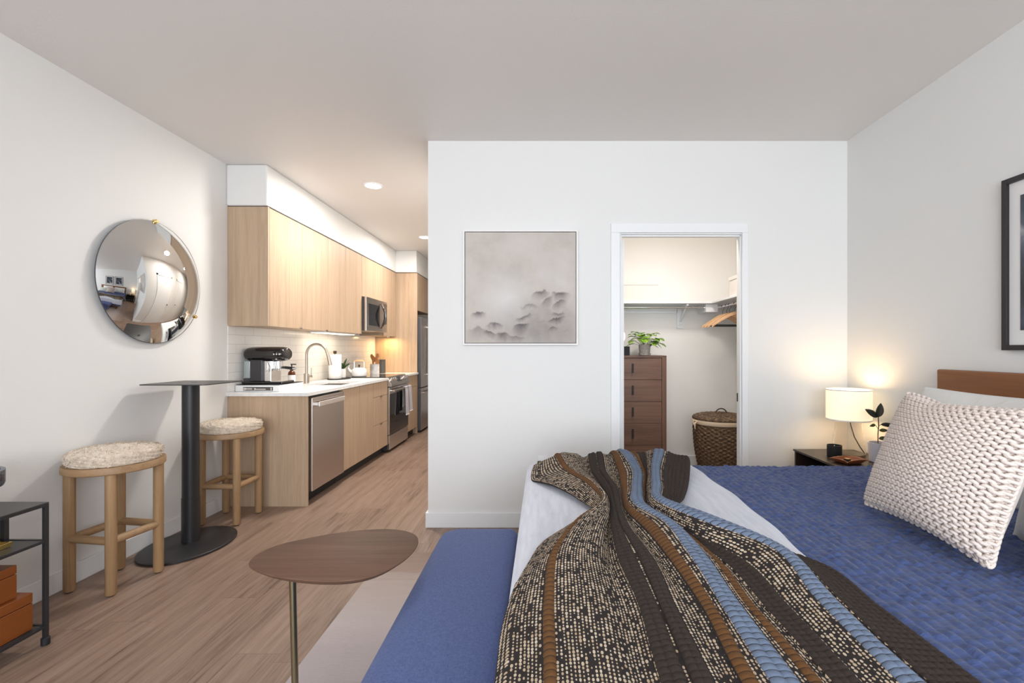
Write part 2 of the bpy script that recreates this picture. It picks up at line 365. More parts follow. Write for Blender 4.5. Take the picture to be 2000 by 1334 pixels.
def dup(root, loc, label=None, rotz=None):
    def cp(o, p):
        c = o.copy(); C.objects.link(c)
        if p: c.parent = p
        for ch in list(o.children): cp(ch, c)
        return c
    r = cp(root, None); r.location = loc
    if label: r['label'] = label
    if rotz is not None: r.rotation_euler.z = rotz
    return r

# ------------------------------------------------------------------ room shell
XL, XR, YA, YAB, ZC, XC = -2.54, 2.156, 3.273, 3.36, 2.743, -.822
YE = 9.2
b = MB(); b.box(XL-.1, 2.3, WIN_Y-.1, YE+.1, -.1, 0); struct('floor', b, 'plank_floor')
b = MB(); b.box(XL-.1, 2.3, WIN_Y-.1, YE+.1, ZC, ZC+.1); struct('ceiling', b, 'ceiling_paint')
b = MB(); b.box(XL-.1, XL, WIN_Y, YE, 0, ZC); struct('wall_left', b, 'wall_paint')
b = MB(); b.box(XR, XR+.1, WIN_Y, YAB, 0, ZC); struct('wall_right', b, 'wall_paint')
DX0, DX1, DZ = .545, 1.412, 2.085
b = MB()   # wall with the picture and closet doorway, returning along the hall
b.prism([(XC, 0), (DX0, 0), (DX0, DZ), (DX1, DZ), (DX1, 0), (XR, 0), (XR, ZC), (XC, ZC)], YA, YAB, 'y')
struct('wall_front', b, 'wall_paint')
b = MB(); b.box(XC, XC+.1, YAB, YE, 0, ZC); struct('wall_hall', b, 'wall_paint')
b = MB(); b.box(XL, XC, YE, YE+.1, 0, ZC); struct('wall_hall_end', b, 'wall_paint')
b = MB(); b.box(.30, 2.19, 5.02, 5.10, 0, ZC); struct('wall_closet_back', b, 'closet_paint')
b = MB(); b.box(2.09, 2.19, YAB, 5.02, 0, ZC); struct('wall_closet_right', b, 'closet_paint')
b = MB(); b.box(.30, .40, YAB, 5.02, 0, ZC); struct('wall_closet_left', b, 'closet_paint')
# window wall behind the camera
b = MB(); wx0, wx1, wz0, wz1 = -1.75, 1.95, .45, 2.5
b.box(XL, wx0, WIN_Y-.12, WIN_Y, 0, ZC); b.box(wx1, XR, WIN_Y-.12, WIN_Y, 0, ZC); b.box(wx0, wx1, WIN_Y-.12, WIN_Y, 0, wz0); b.box(wx0, wx1, WIN_Y-.12, WIN_Y, wz1, ZC)
struct('wall_back', b, 'wall_paint')
wn = part('window_1', MB().box(wx0, wx1, WIN_Y-.10, WIN_Y-.04, wz0, wz0+.06).box(wx0, wx1, WIN_Y-.10, WIN_Y-.04, wz1-.06, wz1).box(wx0, wx0+.06, WIN_Y-.10, WIN_Y-.04, wz0, wz1).box(wx1-.06, wx1, WIN_Y-.10, WIN_Y-.04, wz0, wz1).box(.07, .13, WIN_Y-.10, WIN_Y-.04, wz0, wz1), 'black_metal', None, False)
wn['kind'] = 'structure'
# soffits over the cabinets
struct('wall_soffit', MB().box(XL, -2.214, 3.685, 6.90, 2.415, ZC), 'wall_paint', bevel=.012)
struct('wall_soffit_deep', MB().box(XL, -1.905, 6.90, 8.1, 2.415, ZC), 'wall_paint', bevel=.012)
# baseboards
bh, bt_ = .107, .015
struct('baseboard_left', MB().box(XL, XL+bt_, WIN_Y, 3.699, 0, bh), 'trim_paint', bevel=.003)
struct('baseboard_front', MB().box(XC-bt_, .47, YA-bt_, YA, 0, bh).box(1.453, XR, YA-bt_, YA, 0, bh).box(XC-bt_, XC, YA, 3.60, 0, bh), 'trim_paint', bevel=.003)
struct('baseboard_right', MB().box(XR-bt_, XR, WIN_Y, YA-bt_, 0, bh), 'trim_paint', bevel=.003)
struct('baseboard_closet', MB().box(.40, 2.09, 5.005, 5.02, 0, bh).box(2.075, 2.09, YAB, 5.005, 0, bh), 'trim_paint', bevel=.003)
struct('baseboard_hall', MB().box(XC-bt_, XC, 4.70, 5.10, 0, bh).box(XC-bt_, XC, 6.1, 7.0, 0, bh), 'trim_paint', bevel=.003)
# closet doorway casing, jamb, stop
b = MB(); cx0, cx1, cz = DX0-.069, DX1+.036, DZ+.072
for (x0, x1, z0, z1) in ((cx0, DX0-.004, 0, DZ+.004), (DX1-.006, cx1+.0, 0, DZ+.004), (cx0, cx1, DZ+.004, cz)):
    b.box(x0, x1, YA-.014, YA, z0, z1)
struct('trim_1', b, 'trim_paint', bevel=.003)
b = MB(); b.box(DX0-.002, DX0+.004, YA-.004, YAB+.004, 0, DZ); b.box(DX1-.004, DX1+.002, YA-.004, YAB+.004, 0, DZ); b.box(DX0, DX1, YA-.004, YAB+.004, DZ-.006, DZ)
b.box(DX0+.004, DX0+.014, YA+.02, YA+.05, 0, DZ-.006); b.box(DX1-.012, DX1-.004, YA+.015, YA+.05, 0, DZ-.006); b.box(DX0, DX1, YA+.015, YA+.05, DZ-.018, DZ-.006)
struct('trim_2', b, 'trim_paint', bevel=.002)
# open closet door, its hinge edge towards the room
d = part('door_1', MB().box(.5515, .5865, 3.368, 4.20, .012, 2.062), 'trim_paint', None, False, .002); d['kind'] = 'structure'
for z in (1.813, 1.062, .30):
    part('hinge', MB().box(.5535, .5715, 3.3635, 3.3675, z-.045, z+.045).cyl((.5505, 3.363, 0), .006, z-.045, z+.045, 10), 'hinge', d, True)
part('door_handle', MB().cyl((0, 4.13, 1.0), .026, .5868, .592, 20, 'x').tube([(.59, 4.13, 1.0), (.63, 4.13, 1.0), (.63, 4.03, 1.0)], .009), 'hinge', d)
# strike plate
part('strike_plate', MB().box(DX1-.0075, DX1-.0045, YA+.055, YA+.08, .885, .945), 'black_metal', bpy.data.objects['trim_2'], False)
# hall doors (seen in the wall mirror)
for i, y0 in enumerate((3.75, 5.2)):
    b = MB().box(XC-.02, XC, y0-.07, y0, 0, 2.15).box(XC-.02, XC, y0+.82, y0+.89, 0, 2.15).box(XC-.02, XC, y0-.07, y0+.89, 2.08, 2.15).box(XC-.006, XC, y0+.005, y0+.815, .01, 2.075)
    dd = struct('door_%d' % (i+2), b, 'trim_paint', bevel=.002)
    part('door_handle', MB().cyl((0, y0+.75-.66*i, 1.0), .027, XC-.018, XC-.006, 20, 'x').tube([(XC-.012, y0+.75-.66*i, 1.0), (XC-.055, y0+.75-.66*i, 1.0), (XC-.055, y0+.65-.46*i, 1.0)], .009), 'dark_plastic', dd)
b = MB().box(XC-.008, XC, 4.0, 4.35, 2.45, 2.60)
for k in range(7): b.box(XC-.014, XC-.008, 4.02, 4.33, 2.463+k*.019, 2.470+k*.019)
vt = part('vent_grille', b, 'trim_paint', None, False); tag(vt, 'white slatted air vent high on the hall wall above the door', 'vent')
# outlet plate
o_ = thing('wall_outlet', 'white outlet plate on the wall behind the foot of the bed', 'outlet', (-.005, YA, .45))
part('cover_plate', MB().box(-.04, .03, YA-.007, YA, .392, .507), 'white_plastic', o_, False, .002)
for z in (.425, .475): part('socket', MB().box(-.020, .010, YA-.009, YA-.007, z-.014, z+.014), 'trim_paint', o_, False)

# ------------------------------------------------------------------ downlights
for i, (x, y, lab) in enumerate(((-1.54, 4.16, 'round recessed ceiling light nearest the room, over the hall'), (-1.567, 6.08, 'round recessed ceiling light farther down the hall by the corner'))):
    tt = thing('ceiling_light', lab, 'ceiling light', (x, y, ZC), 'recessed lights in the hall ceiling')
    part('trim_ring', MB().lathe([(.085, 0), (.083, -.006), (.070, -.008), (.068, -.003), (.068, 0)], (x, y, ZC), 40, cap=False), 'trim_paint', tt)
    part('lens', MB().cyl((x, y, ZC), .068, -.004, -.0005, 40), 'downlight_lens', tt)
    area('downlight_beam', (0, 0, -.02), (0, 0, 0), .26, .26, (29, 24)[i], (1.0, .95, .89), tt, 'DISK', math.radians(178))
area('closet_lamp_light', (1.15, 3.66, ZC-.03), (0, 0, 0), .35, .35, 16, (1.0, .93, .85), None, 'DISK')
ct = thing('closet_ceiling_light', 'round flush ceiling lamp inside the closet', 'ceiling light', (1.15, 3.66, ZC))
part('diffuser', MB().lathe([(.16, 0), (.16, -.012), (.10, -.018), (.02, -.019)], (1.15, 3.66, ZC), 32), 'white_plastic', ct)

# ------------------------------------------------------------------ kitchen
FX = -1.90   # base fronts
WD = 'oak_cabinet'
def tab(parent, x, y, z, up):
    part('tab_pull', MB().box(x-.002, x+.012, y-.02, y+.02, z-.003, z+.001).box(x+.010, x+.012, y-.02, y+.02, z-.012 if not up else z-.003, z+.001 if not up else z+.012), 'nickel', parent, False)
# end panel + base cabinets
ep = part('end_panel', MB().box(-2.539, FX, 3.70, 3.722, .0, .886), WD, None, False, .001); tag(ep, 'oak end panel closing the kitchen counter beside the far stool', 'cabinet panel')
cb = thing('sink_base_cabinet', 'oak base cabinet under the sink, right of the dishwasher', 'cabinet', (-2.2, 4.75, 0))
part('body', MB().box(-2.539, FX-.022, 4.353, 5.135, .10, .12).box(-2.539, FX-.022, 4.353, 4.371, .12, .885).box(-2.539, FX-.022, 5.117, 5.135, .12, .885).box(-2.539, -2.53, 4.371, 5.117, .12, .885), WD, cb, False)
for k, (a, c_) in enumerate(((4.355, 4.742), (4.745, 5.132))):
    dr = part('door', MB().box(FX-.02, FX, a, c_, .105, .882), WD, cb, False, .001)
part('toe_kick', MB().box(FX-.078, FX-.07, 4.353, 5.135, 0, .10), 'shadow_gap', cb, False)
cb = thing('drawer_base_cabinet', 'oak base cabinet with three drawers, just left of the range', 'cabinet', (-2.2, 5.37, 0))
part('body', MB().box(-2.539, FX-.022, 5.136, 5.604, .10, .885), WD, cb, False)
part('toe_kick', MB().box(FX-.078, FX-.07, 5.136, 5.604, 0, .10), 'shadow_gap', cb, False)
for z0, z1 in ((.105, .398), (.402, .716), (.72, .882)):
    dr = part('drawer', MB().box(FX-.02, FX, 5.138, 5.602, z0, z1), WD, cb, False, .001)
    if z1 < .8: tab(dr, FX, 5.37, z1, False)
cb = thing('corner_base_cabinet', 'narrow oak base cabinet between range and fridge panel', 'cabinet', (-2.2, 6.64, 0))
part('body', MB().box(-2.539, FX-.022, 6.382, 6.925, .10, .885).box(-2.539, FX-.08, 6.382, 6.925, 0, .10), WD, cb, False)
part('drawer', MB().box(FX-.02, FX, 6.384, 6.923, .72, .882), WD, cb, False, .001)
part('door', MB().box(FX-.02, FX, 6.384, 6.923, .105, .716), WD, cb, False, .001)
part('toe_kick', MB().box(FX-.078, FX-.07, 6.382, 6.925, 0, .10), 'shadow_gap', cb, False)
# worktop with sink cut-out
b = MB(); sx0, sx1, sy0, sy1 = -2.36, -1.98, 4.50, 5.06
z0, z1 = .888, .914
b.box(-2.539, -1.883, 3.68, sy0, z0, z1); b.box(-2.539, -1.883, sy1, 5.606, z0, z1); b.box(-2.539, sx0, sy0, sy1, z0, z1); b.box(sx1, -1.883, sy0, sy1, z0, z1)
wt = part('countertop', b, 'quartz', None, False); tag(wt, 'long white quartz countertop with the undermount sink cut into it', 'countertop')
sk = thing('kitchen_sink', 'stainless steel sink set into the white countertop', 'sink', (-2.17, 4.78, .72))
part('basin', MB().box(sx0-.01, sx0+.004, sy0-.01, sy1+.01, .72, .887).box(sx1-.004, sx1+.01, sy0-.01, sy1+.01, .72, .887).box(sx0, sx1, sy0-.01, sy0+.004, .72, .887).box(sx0, sx1, sy1-.004, sy1+.01, .72, .887).box(sx0, sx1, sy0, sy1, .715, .722), 'steel_h', sk, False)
part('drain', MB().cyl((-2.17, 4.78, 0), .04, .722, .726), 'chrome', sk)
wt = part('countertop', MB().box(-2.539, -1.883, 6.384, 6.928, z0, z1), 'quartz', None, False, .002); tag(wt, 'short white quartz countertop between range and tall wood panel', 'countertop')
struct('wall_backsplash', MB().box(XL, XL+.006, 3.70, 6.928, .914, 1.451), 'subway_tile')
# faucet
fc = thing('kitchen_faucet', 'brushed nickel gooseneck faucet behind the sink', 'faucet', (-2.43, 4.72, .914))
part('base', MB().cyl((-2.43, 4.72, 0), .026, .915, 1.015, 28, b=.002), 'nickel', fc)
pts = [(-2.43, 4.72, 1.01), (-2.43, 4.72, 1.21)] + [(-2.325-.105*math.cos(a), 4.72, 1.21+.105*math.sin(a)) for a in np.linspace(.15, PI-.35, 16)]
pts += [(-2.205, 4.72, 1.18)]
part('spout', MB().tube(pts, .0135, 16), 'nickel', fc)
part('spray_head', MB().tube([(-2.213, 4.72, 1.215), (-2.197, 4.72, 1.15), (-2.187, 4.72, 1.10)], .018, 16, taper=[.0145, .018, .020]), 'nickel', fc)
part('lever', MB().cyl((0, 4.72, .985), .014, -2.405, -2.375, 16, 'x').tube([(-2.383, 4.72, .99), (-2.380, 4.72, 1.075)], .0055), 'nickel', fc)
# dishwasher
dw = thing('dishwasher', 'stainless steel dishwasher at the near end of the counter', 'dishwasher', (-2.2, 4.05, 0))
part('tub', MB().box(-2.50, FX-.03, 3.745, 4.348, .10, .88), 'dark_plastic', dw, False)
part('door', MB().box(FX-.028, FX+.018, 3.748, 4.345, .105, .868), 'steel', dw, False, .006)
part('handle', MB().box(FX+.040, FX+.052, 3.80, 4.29, .790, .830, .004).box(FX+.018, FX+.044, 3.80, 3.815, .80, .824).box(FX+.018, FX+.044, 4.275, 4.29, .80, .824), 'steel_light', dw, False)
part('kick_plate', MB().box(FX-.09, FX-.07, 3.745, 4.348, 0, .10), 'black_matte', dw, False)
# range
rg = thing('kitchen_range', 'stainless slide-in range with black glass cooktop and oven door', 'range', (-2.2, 5.99, 0))
y0, y1 = 5.612, 6.376
part('body', MB().box(-2.52, FX-.012, y0, y1, .03, .905), 'dark_plastic', rg, False)
part('cooktop', MB().box(-2.53, FX-.02, y0-.002, y1+.002, .9145, .924), 'black_glass', rg, False, .002)
part('control_panel', MB().prism([(FX-.02, .925), (FX+.045, .835), (FX+.045, .805), (FX-.02, .805)], y0, y1, 'y'), 'steel_h', rg, False, .003)
nrm = Vector((.09, 0, .065)).normalized()
for yk in (y0+.07, y0+.14, y0+.21, y1-.21, y1-.14, y1-.07):
    p = Vector((FX+.0125, yk, .88)); part('knob', MB().tube([p, p+nrm*.034], .021, 20), 'chrome', rg)
p = Vector((FX+.0125, (y0+y1)/2, .88)); tq = Vector((-.065, 0, .09)).normalized()
b = MB(); b.add([p+tq*.035+Vector((0,-.085,0))+nrm*.002, p+tq*.035+Vector((0,.085,0))+nrm*.002, p-tq*.035+Vector((0,.085,0))+nrm*.002, p-tq*.035+Vector((0,-.085,0))+nrm*.002], [(0,1,2,3)])
part('display', b, 'black_glass', rg, False)
od = part('oven_door', MB().box(FX-.01, FX+.022, y0+.003, y1-.003, .215, .795), 'steel_h', rg, False, .003)
part('oven_window', MB().box(FX+.021, FX+.025, y0+.004, y1-.004, .22, .715), 'black_glass', od, False)
part('oven_handle', MB().cyl((FX+.065, 0, .755), .014, y0+.03, y1-.03, 16, 'y').box(FX+.02, FX+.06, y0+.05, y0+.07, .748, .762).box(FX+.02, FX+.06, y1-.07, y1-.05, .748, .762), 'steel_h', od)
part('storage_drawer', MB().box(FX-.01, FX+.020, y0+.003, y1-.003, .035, .208), 'steel_h', rg, False, .003)
for yf in (y0+.02, y1-.05): part('foot', MB().box(FX-.06, FX-.02, yf, yf+.03, 0, .03), 'black_matte', rg, False)
# dish towels over oven handle
def towel(ya, yb, zf, zb, lab, ph):
    def fn(U, V):
        # V 0..1 : back hem -> over bar -> front hem
        L1, L2 = .775-zb, .775-zf; r = .017; arc = PI*r; tot = L1+arc+L2; s_ = V*tot
        X = np.where(s_ < L1, FX+.065-r, np.where(s_ < L1+arc, FX+.065-r*np.cos((s_-L1)/r), FX+.065+r))
        Z = np.where(s_ < L1, zb+s_, np.where(s_ < L1+arc, .775-.018+r*np.sin((s_-L1)/r)+.0, .775-(s_-L1-arc)))
        Z = np.where(s_ < L1, np.minimum(Z, .757), np.where(s_ >= L1+arc, np.minimum(Z, .757), Z))
        w_ = np.clip((.757-Z)/.3, 0, 1)
        X = X + np.where(s_ > L1+arc/2, 1, 0)*(.010+.009*np.sin(U*13+ph))*w_
        Y = ya+(yb-ya)*(.5+(U-.5)*(1-.15*(1-w_))) + .006*np.sin(9*U+3*w_)
        return X, Y, Z
    o = grid('dish_towel', fn, 40, 60, 'towel', solid=.004); tag(o, lab, 'towel', 'towels on the oven handle')
    h = grid('hem_trim', lambda U, V: tuple(a+bb for a, bb in zip(fn(U, .985+.015*V), (.003, 0, -.002))), 30, 4, 'towel_trim', o, solid=.005)
    return o
towel(6.04, 6.185, .40, .50, 'striped grey dish towel hanging in front of the oven window, left one', 0)
towel(6.195, 6.335, .43, .52, 'plain grey dish towel with white hem at the right of the oven handle', 2)
# upper cabinets
UX = -2.214
def upper(name, ys, z0, lab, tabs=()):
    ya, yb = ys[0], ys[-1]
    t_ = thing(name, lab, 'cabinet', (-2.4, (ya+yb)/2, z0), 'oak wall cabinets')
    part('body', MB().box(-2.539, UX-.021, ya, yb, z0, 2.409), WD, t_, False)
    for k in range(len(ys)-1):
        d_ = part('door', MB().box(UX-.02, UX, ys[k]+.0015, ys[k+1]-.0015, z0-.002, 2.404), WD, t_, False, .001)
        if k < len(tabs): tab(d_, UX-.002, tabs[k], z0-.002, True)
    return t_
first_upper = upper('wall_cabinet', (3.722, 4.225, 4.728), 1.452, 'widest oak wall cabinet at the near end over the espresso machine', (4.19, 4.69))
upper('wall_cabinet', (4.731, 5.148), 1.452, 'second oak wall cabinet from the near end, above the paper towel', ())
upper('wall_cabinet', (5.151, 5.606), 1.452, 'oak wall cabinet immediately left of the microwave', ())
upper('wall_cabinet', (5.609, 5.985, 6.362), 1.912, 'short oak wall cabinet above the microwave', ())
upper('wall_cabinet', (6.365, 6.895), 1.452, 'oak wall cabinet between microwave and tall wood panel', (6.80,))
part('side_panel', MB().box(-2.539, UX, 3.70, 3.7205, 1.450, 2.409), WD, first_upper, False, .001)
gp = part('gap_shade_strip', MB().box(XL, UX-.006, 3.705, 6.90, 2.4095, 2.4148).box(XL, -1.912, 6.935, 8.1, 2.4095, 2.4148), 'shadow_gap', None, False); gp['kind'] = 'structure'  # near-black strip, stands in for the shade between cabinet tops and soffit
ll = thing('under_cabinet_light', 'slim light bar fixed below the wall cabinets near the microwave', 'light', (-2.36, 5.2, 1.451))
part('housing', MB().box(-2.44, -2.28, 4.80, 5.60, 1.438, 1.4505), 'white_plastic', ll, False)
part('diffuser', MB().box(-2.43, -2.29, 4.82, 5.58, 1.434, 1.438), 'led', ll, False)
area('under_light', (0, 0, -.02), (0, 0, 0), .12, .74, 1.1, (1, .84, .64), ll)
l2 = thing('under_cabinet_light', 'small puck light under the cabinet by the tall wood panel', 'light', (-2.30, 6.80, 1.451))
part('housing', MB().cyl((-2.30, 6.80, 0), .03, 1.438, 1.4505, 24), 'nickel', l2)
area('puck_light', (0, 0, -.016), (0, 0, 0), .05, .05, 2.2, (1, .66, .28), l2, 'DISK')
# tall fridge panel, over-fridge cabinet, fridge
oc = thing('fridge_cabinet', 'oak cabinet above the refrigerator with its full-height side panel', 'cabinet', (-2.2, 7.4, 1.85))
part('body', MB().box(-2.539, -1.927, 6.957, 7.88, 1.85, 2.409), WD, oc, False); part('tall_panel', MB().box(-2.539, -1.905, 6.932, 6.955, 0, 2.409), WD, oc, False, .001)
part('door', MB().box(-1.925, -1.905, 6.958, 7.416, 1.848, 2.404), WD, oc, False, .001); part('door', MB().box(-1.925, -1.905, 7.42, 7.878, 1.848, 2.404), WD, oc, False, .001)
fr = thing('refrigerator', 'tall stainless refrigerator past the wood panel, partly hidden by the wall', 'refrigerator', (-2.2, 7.4, 0))
part('body', MB().box(-2.50, -1.905, 6.96, 7.87, .03, 1.75), 'fridge_side', fr, False)
part('base_grille', MB().box(-2.45, -1.88, 6.97, 7.86, 0, .03), 'black_matte', fr, False)
for ya, yb, za, zb in ((6.962, 7.412, .682, 1.745), (7.418, 7.868, .682, 1.745), (6.962, 7.868, .035, .672)):
    dd = part('door' if za > .1 else 'freezer_drawer', MB().box(-1.903, -1.853, ya, yb, za, zb), 'steel', fr, False, .006)
    part('side_edge', MB().box(-1.902, -1.856, ya-.0015, ya, za+.004, zb-.004), 'fridge_side', dd, False)
    if za > .1:
        yh = yb-.03 if yb < 7.5 else ya+.03
        part('handle', MB().cyl((-1.81, yh, 0), .012, za+.15, zb-.1, 14).box(-1.853, -1.81, yh-.008, yh+.008, za+.17, za+.19).box(-1.853, -1.81, yh-.008, yh+.008, zb-.14, zb-.12), 'steel', dd)
    else:
        part('handle', MB().cyl((-1.81, 0, .60), .012, ya+.1, yb-.1, 14, 'y').box(-1.853, -1.81, ya+.12, ya+.14, .592, .608).box(-1.853, -1.81, yb-.14, yb-.12, .592, .608), 'steel', dd)
# microwave
mw = thing('microwave', 'stainless over-the-range microwave with a curved bow handle', 'microwave', (-2.35, 5.99, 1.488))
part('body', MB().box(-2.53, -2.185, 5.612, 6.360, 1.490, 1.906), 'dark_plastic', mw, False)
md_ = part('door', MB().box(-2.184, -2.160, 5.612, 6.210, 1.490, 1.906), 'steel_h', mw, False, .003)
part('door_window', MB().box(-2.161, -2.157, 5.68, 6.06, 1.56, 1.83), 'black_glass', md_, False)
pts = [(-2.155+.052*math.sin(a), 6.10, 1.535+.325*a/PI) for a in np.linspace(0, PI, 15)]
b = MB()
for i in range(14):
    pass
wd = [.012+.026*math.sin(a) for a in np.linspace(0, PI, 15)]
vs = []; fs = []
for (x, y, z), w_ in zip(pts, wd):
    vs += [(x, y-w_, z), (x, y+w_, z), (x+.008, y+w_*.7, z), (x+.008, y-w_*.7, z)]
for i in range(14):
    for k in range(4): fs.append((i*4+k, i*4+(k+1) % 4, (i+1)*4+(k+1) % 4, (i+1)*4+k))
fs += [(0,1,2,3), (56,57,58,59)]
b.add(vs, fs); part('bow_handle', b, 'black_gloss', md_)
vs = []; fs = []
for (x, y, z), w_ in zip(pts, wd):
    vs += [(x+.002, y+w_, z), (x+.002, y+w_+.010, z), (x+.012, y+w_+.010, z), (x+.012, y+w_, z)]
for i in range(14):
    for k in range(4): fs.append((i*4+k, i*4+(k+1) % 4, (i+1)*4+(k+1) % 4, (i+1)*4+k))
fs += [(0,1,2,3), (56,57,58,59)]
part('handle_trim', MB().add(vs, fs), 'chrome', md_)
part('control_panel', MB().box(-2.184, -2.162, 6.214, 6.358, 1.490, 1.906), 'steel_h', mw, False, .002)
part('keypad', MB().box(-2.163, -2.160, 6.228, 6.345, 1.60, 1.88), 'black_glass', mw, False)

# espresso machine on white drawer box
kb = thing('coffee_drawer', 'low white drawer box with dark top under the espresso machine', 'drawer box', (-2.35, 3.97, .914))
part('body', MB().box(-2.53, -2.17, 3.785, 4.155, .9145, .968), 'white_plastic', kb, False, .003)
part('drawer_front', MB().box(-2.53, -2.17, 3.779, 3.785, .916, .966), 'white_plastic', kb, False, .001)
part('recess', MB().box(-2.465, -2.22, 3.7782, 3.7792, .924, .954), 'grey_canister', kb, False)
part('top_mat', MB().box(-2.525, -2.172, 3.785, 4.153, .968, .973), 'black_matte', kb, False)
part('metal_pull', MB().box(-2.458, -2.385, 3.771, 3.779, .932, .946).box(-2.455, -2.44, 3.768, 3.779, .928, .950), 'chrome', kb, False)
part('metal_pull', MB().box(-2.37, -2.275, 3.771, 3.779, .932, .940).box(-2.37, -2.355, 3.768, 3.779, .930, .946), 'chrome', kb, False)
part('metal_clip', MB().box(-2.235, -2.225, 3.768, 3.779, .928, .950), 'chrome', kb, False)
em = thing('espresso_machine', 'rounded black retro espresso machine on the counter end', 'espresso machine', (-2.35, 3.92, .974))
part('base', MB().box(-2.52, -2.18, 3.84, 4.03, .9735, .993, .006), 'black_gloss', em, False)
part('drip_grate', MB().box(-2.28, -2.185, 3.85, 4.02, .993, .997), 'chrome', em, False)
part('body', MB().box(-2.450, -2.345, 3.84, 4.03, .993, 1.175, .008), 'dark_plastic', em, False)
part('steel_front', MB().box(-2.346, -2.285, 3.86, 4.01, .993, 1.165, .004), 'chrome', em, False)
part('water_tank', MB().box(-2.505, -2.451, 3.845, 4.025, 1.02, 1.165, .006), 'tank_glass', em, False)
part('tank_base', MB().box(-2.505, -2.451, 3.845, 4.025, .993, 1.019), 'dark_plastic', em, False)
def head(U, V):
    # pill-shaped head, axis X
    L = .35; r = .064; xm = -2.352
    a = U*PI; s_ = np.sin(a); X = xm - (L/2)*np.sign(np.cos(a))*np.abs(np.cos(a))**.38
    R = np.abs(s_)**.42
    return X, 3.935+.095*R*np.cos(V*2*PI), 1.222+r*R*np.sign(np.sin(V*2*PI))*np.abs(np.sin(V*2*PI))**.8
part_ = grid('head', head, 50, 48, 'black_gloss', em)
for xk in (-2.245, -2.222, -2.20): part('button', MB().cyl((xk, 0, 1.222), .006, 3.832, 3.846, 14, 'y'), 'chrome', em)
part('group_head', MB().cyl((-2.262, 3.935, 0), .028, 1.125, 1.17, 24).cyl((-2.262, 3.935, 0), .033, 1.10, 1.125, 24), 'chrome', em)
part('portafilter', MB().tube([(-2.235, 3.935, 1.108), (-2.20, 3.93, 1.107), (-2.13, 3.92, 1.100)], .012, 14, taper=[.009, .012, .013]), 'black_gloss', em)
part('handle_cap', MB().tube([(-2.13, 3.92, 1.100), (-2.112, 3.918, 1.099)], .0135, 14), 'chrome', em)
part('steam_wand', MB().tube([(-2.315, 3.85, 1.16), (-2.30, 3.84, 1.11), (-2.312, 3.84, 1.07)], .005), 'chrome', em)
part('spout', MB().tube([(-2.262, 3.925, 1.10), (-2.262, 3.915, 1.08)], .007).tube([(-2.262, 3.945, 1.10), (-2.262, 3.955, 1.08)], .007), 'chrome', em)
# soap bottle
sb = thing('soap_bottle', 'amber pump soap bottle between espresso machine and faucet', 'bottle', (-2.385, 4.36, .914))
part('bottle', MB().lathe([(.028, .915), (.032, .92), (.032, 1.03), (.028, 1.048), (.014, 1.062), (.013, 1.075)], (-2.385, 4.36, 0), 28), 'amber_glass', sb)
part('label_band', MB().lathe([(.0325, .945), (.0325, 1.02)], (-2.385, 4.36, 0), 28, cap=False), 'label_white', sb)
part('pump', MB().cyl((-2.385, 4.36, 0), .015, 1.070, 1.09, 20).tube([(-2.385, 4.36, 1.09), (-2.385, 4.36, 1.118)], .005).box(-2.393, -2.345, 4.353, 4.367, 1.116, 1.125), 'black_matte', sb)
# tray with paper towel, plant
ty = part('tray', MB().lathe([(.118, .9145), (.125, .92), (.125, .927), (.119, .927), (.117, .921)], (-2.395, 5.40, 0), 40, sx=.93, sy=1.45), 'black_metal'); tag(ty, 'dark oval tray under the paper towel roll and white planter', 'tray')
pt = thing('paper_towel_roll', 'white paper towel roll on a holder with dark knob', 'paper towel', (-2.41, 5.32, .922))
part('roll', MB().lathe([(.02, .925), (.066, .925), (.068, .928), (.068, 1.200), (.066, 1.203), (.02, 1.203)], (-2.41, 5.32, 0), 40), 'paper', pt)
part('holder_knob', MB().cyl((-2.41, 5.32, 0), .005, 1.19, 1.215, 12).cyl((-2.41, 5.32, 0), .018, 1.212, 1.245, 20, b=.002), 'wire', pt)
pp = thing('potted_plant', 'dark green leafy plant in a small white pot beside the paper towel', 'plant', (-2.43, 5.53, .922))
part('pot', MB().lathe([(.045, .922), (.05, .926), (.052, 1.03), (.048, 1.03), (.046, 1.015)], (-2.43, 5.53, 0), 32), 'white_ceramic', pp)
part('soil', MB().cyl((-2.43, 5.53, 0), .046, 1.01, 1.016), 'soil', pp)
def leaf_mesh(b, base, dirv, L, W, droop=.2, up=Vector((0,0,1)), fold=.15, n=9):
    d = Vector(dirv).normalized(); sd = d.cross(up)
    if sd.length < .05: sd = Vector((1,0,0)).cross(d)
    sd.normalize(); nr = sd.cross(d).normalized(); vs = []; fs = []
    for i in range(n):
        q = i/(n-1); w_ = W*math.sin(PI*min(1, q**.8))**.8*.5 if 0 < q < 1 else .0005
        c_ = Vector(base)+d*L*q - Vector((0,0,1))*droop*L*q*q
        vs += [c_-sd*w_+nr*fold*w_, c_, c_+sd*w_+nr*fold*w_]
    for i in range(n-1):
        for k in range(2): fs.append((i*3+k, i*3+k+1, (i+1)*3+k+1, (i+1)*3+k))
    b.add(vs, fs)
def leaves(name, mats, parent, specs, solid=.0012):
    for i, sp_ in enumerate(specs):
        b = MB(); leaf_mesh(b, *sp_); o = part(name, b, mats[i % len(mats)], parent, 'all')
        md = o.modifiers.new('s', 'SOLIDIFY'); md.thickness = solid
sps = []
for i in range(14):
    a = i*2.4; el = .7+.5*((i*37) % 10)/10
    sps.append((( -2.43+.015*math.cos(a), 5.53+.015*math.sin(a), 1.012), (math.cos(a)*math.cos(el)*.8, math.sin(a)*math.cos(el)*.8, math.sin(el)), .13+.03*(i % 3), .034, .15))
sps.append(((-2.42, 5.53, 1.02), (.55, .0, .55), .17, .035, .25))
leaves('leaf', ['leaf_dark'], pp, sps)
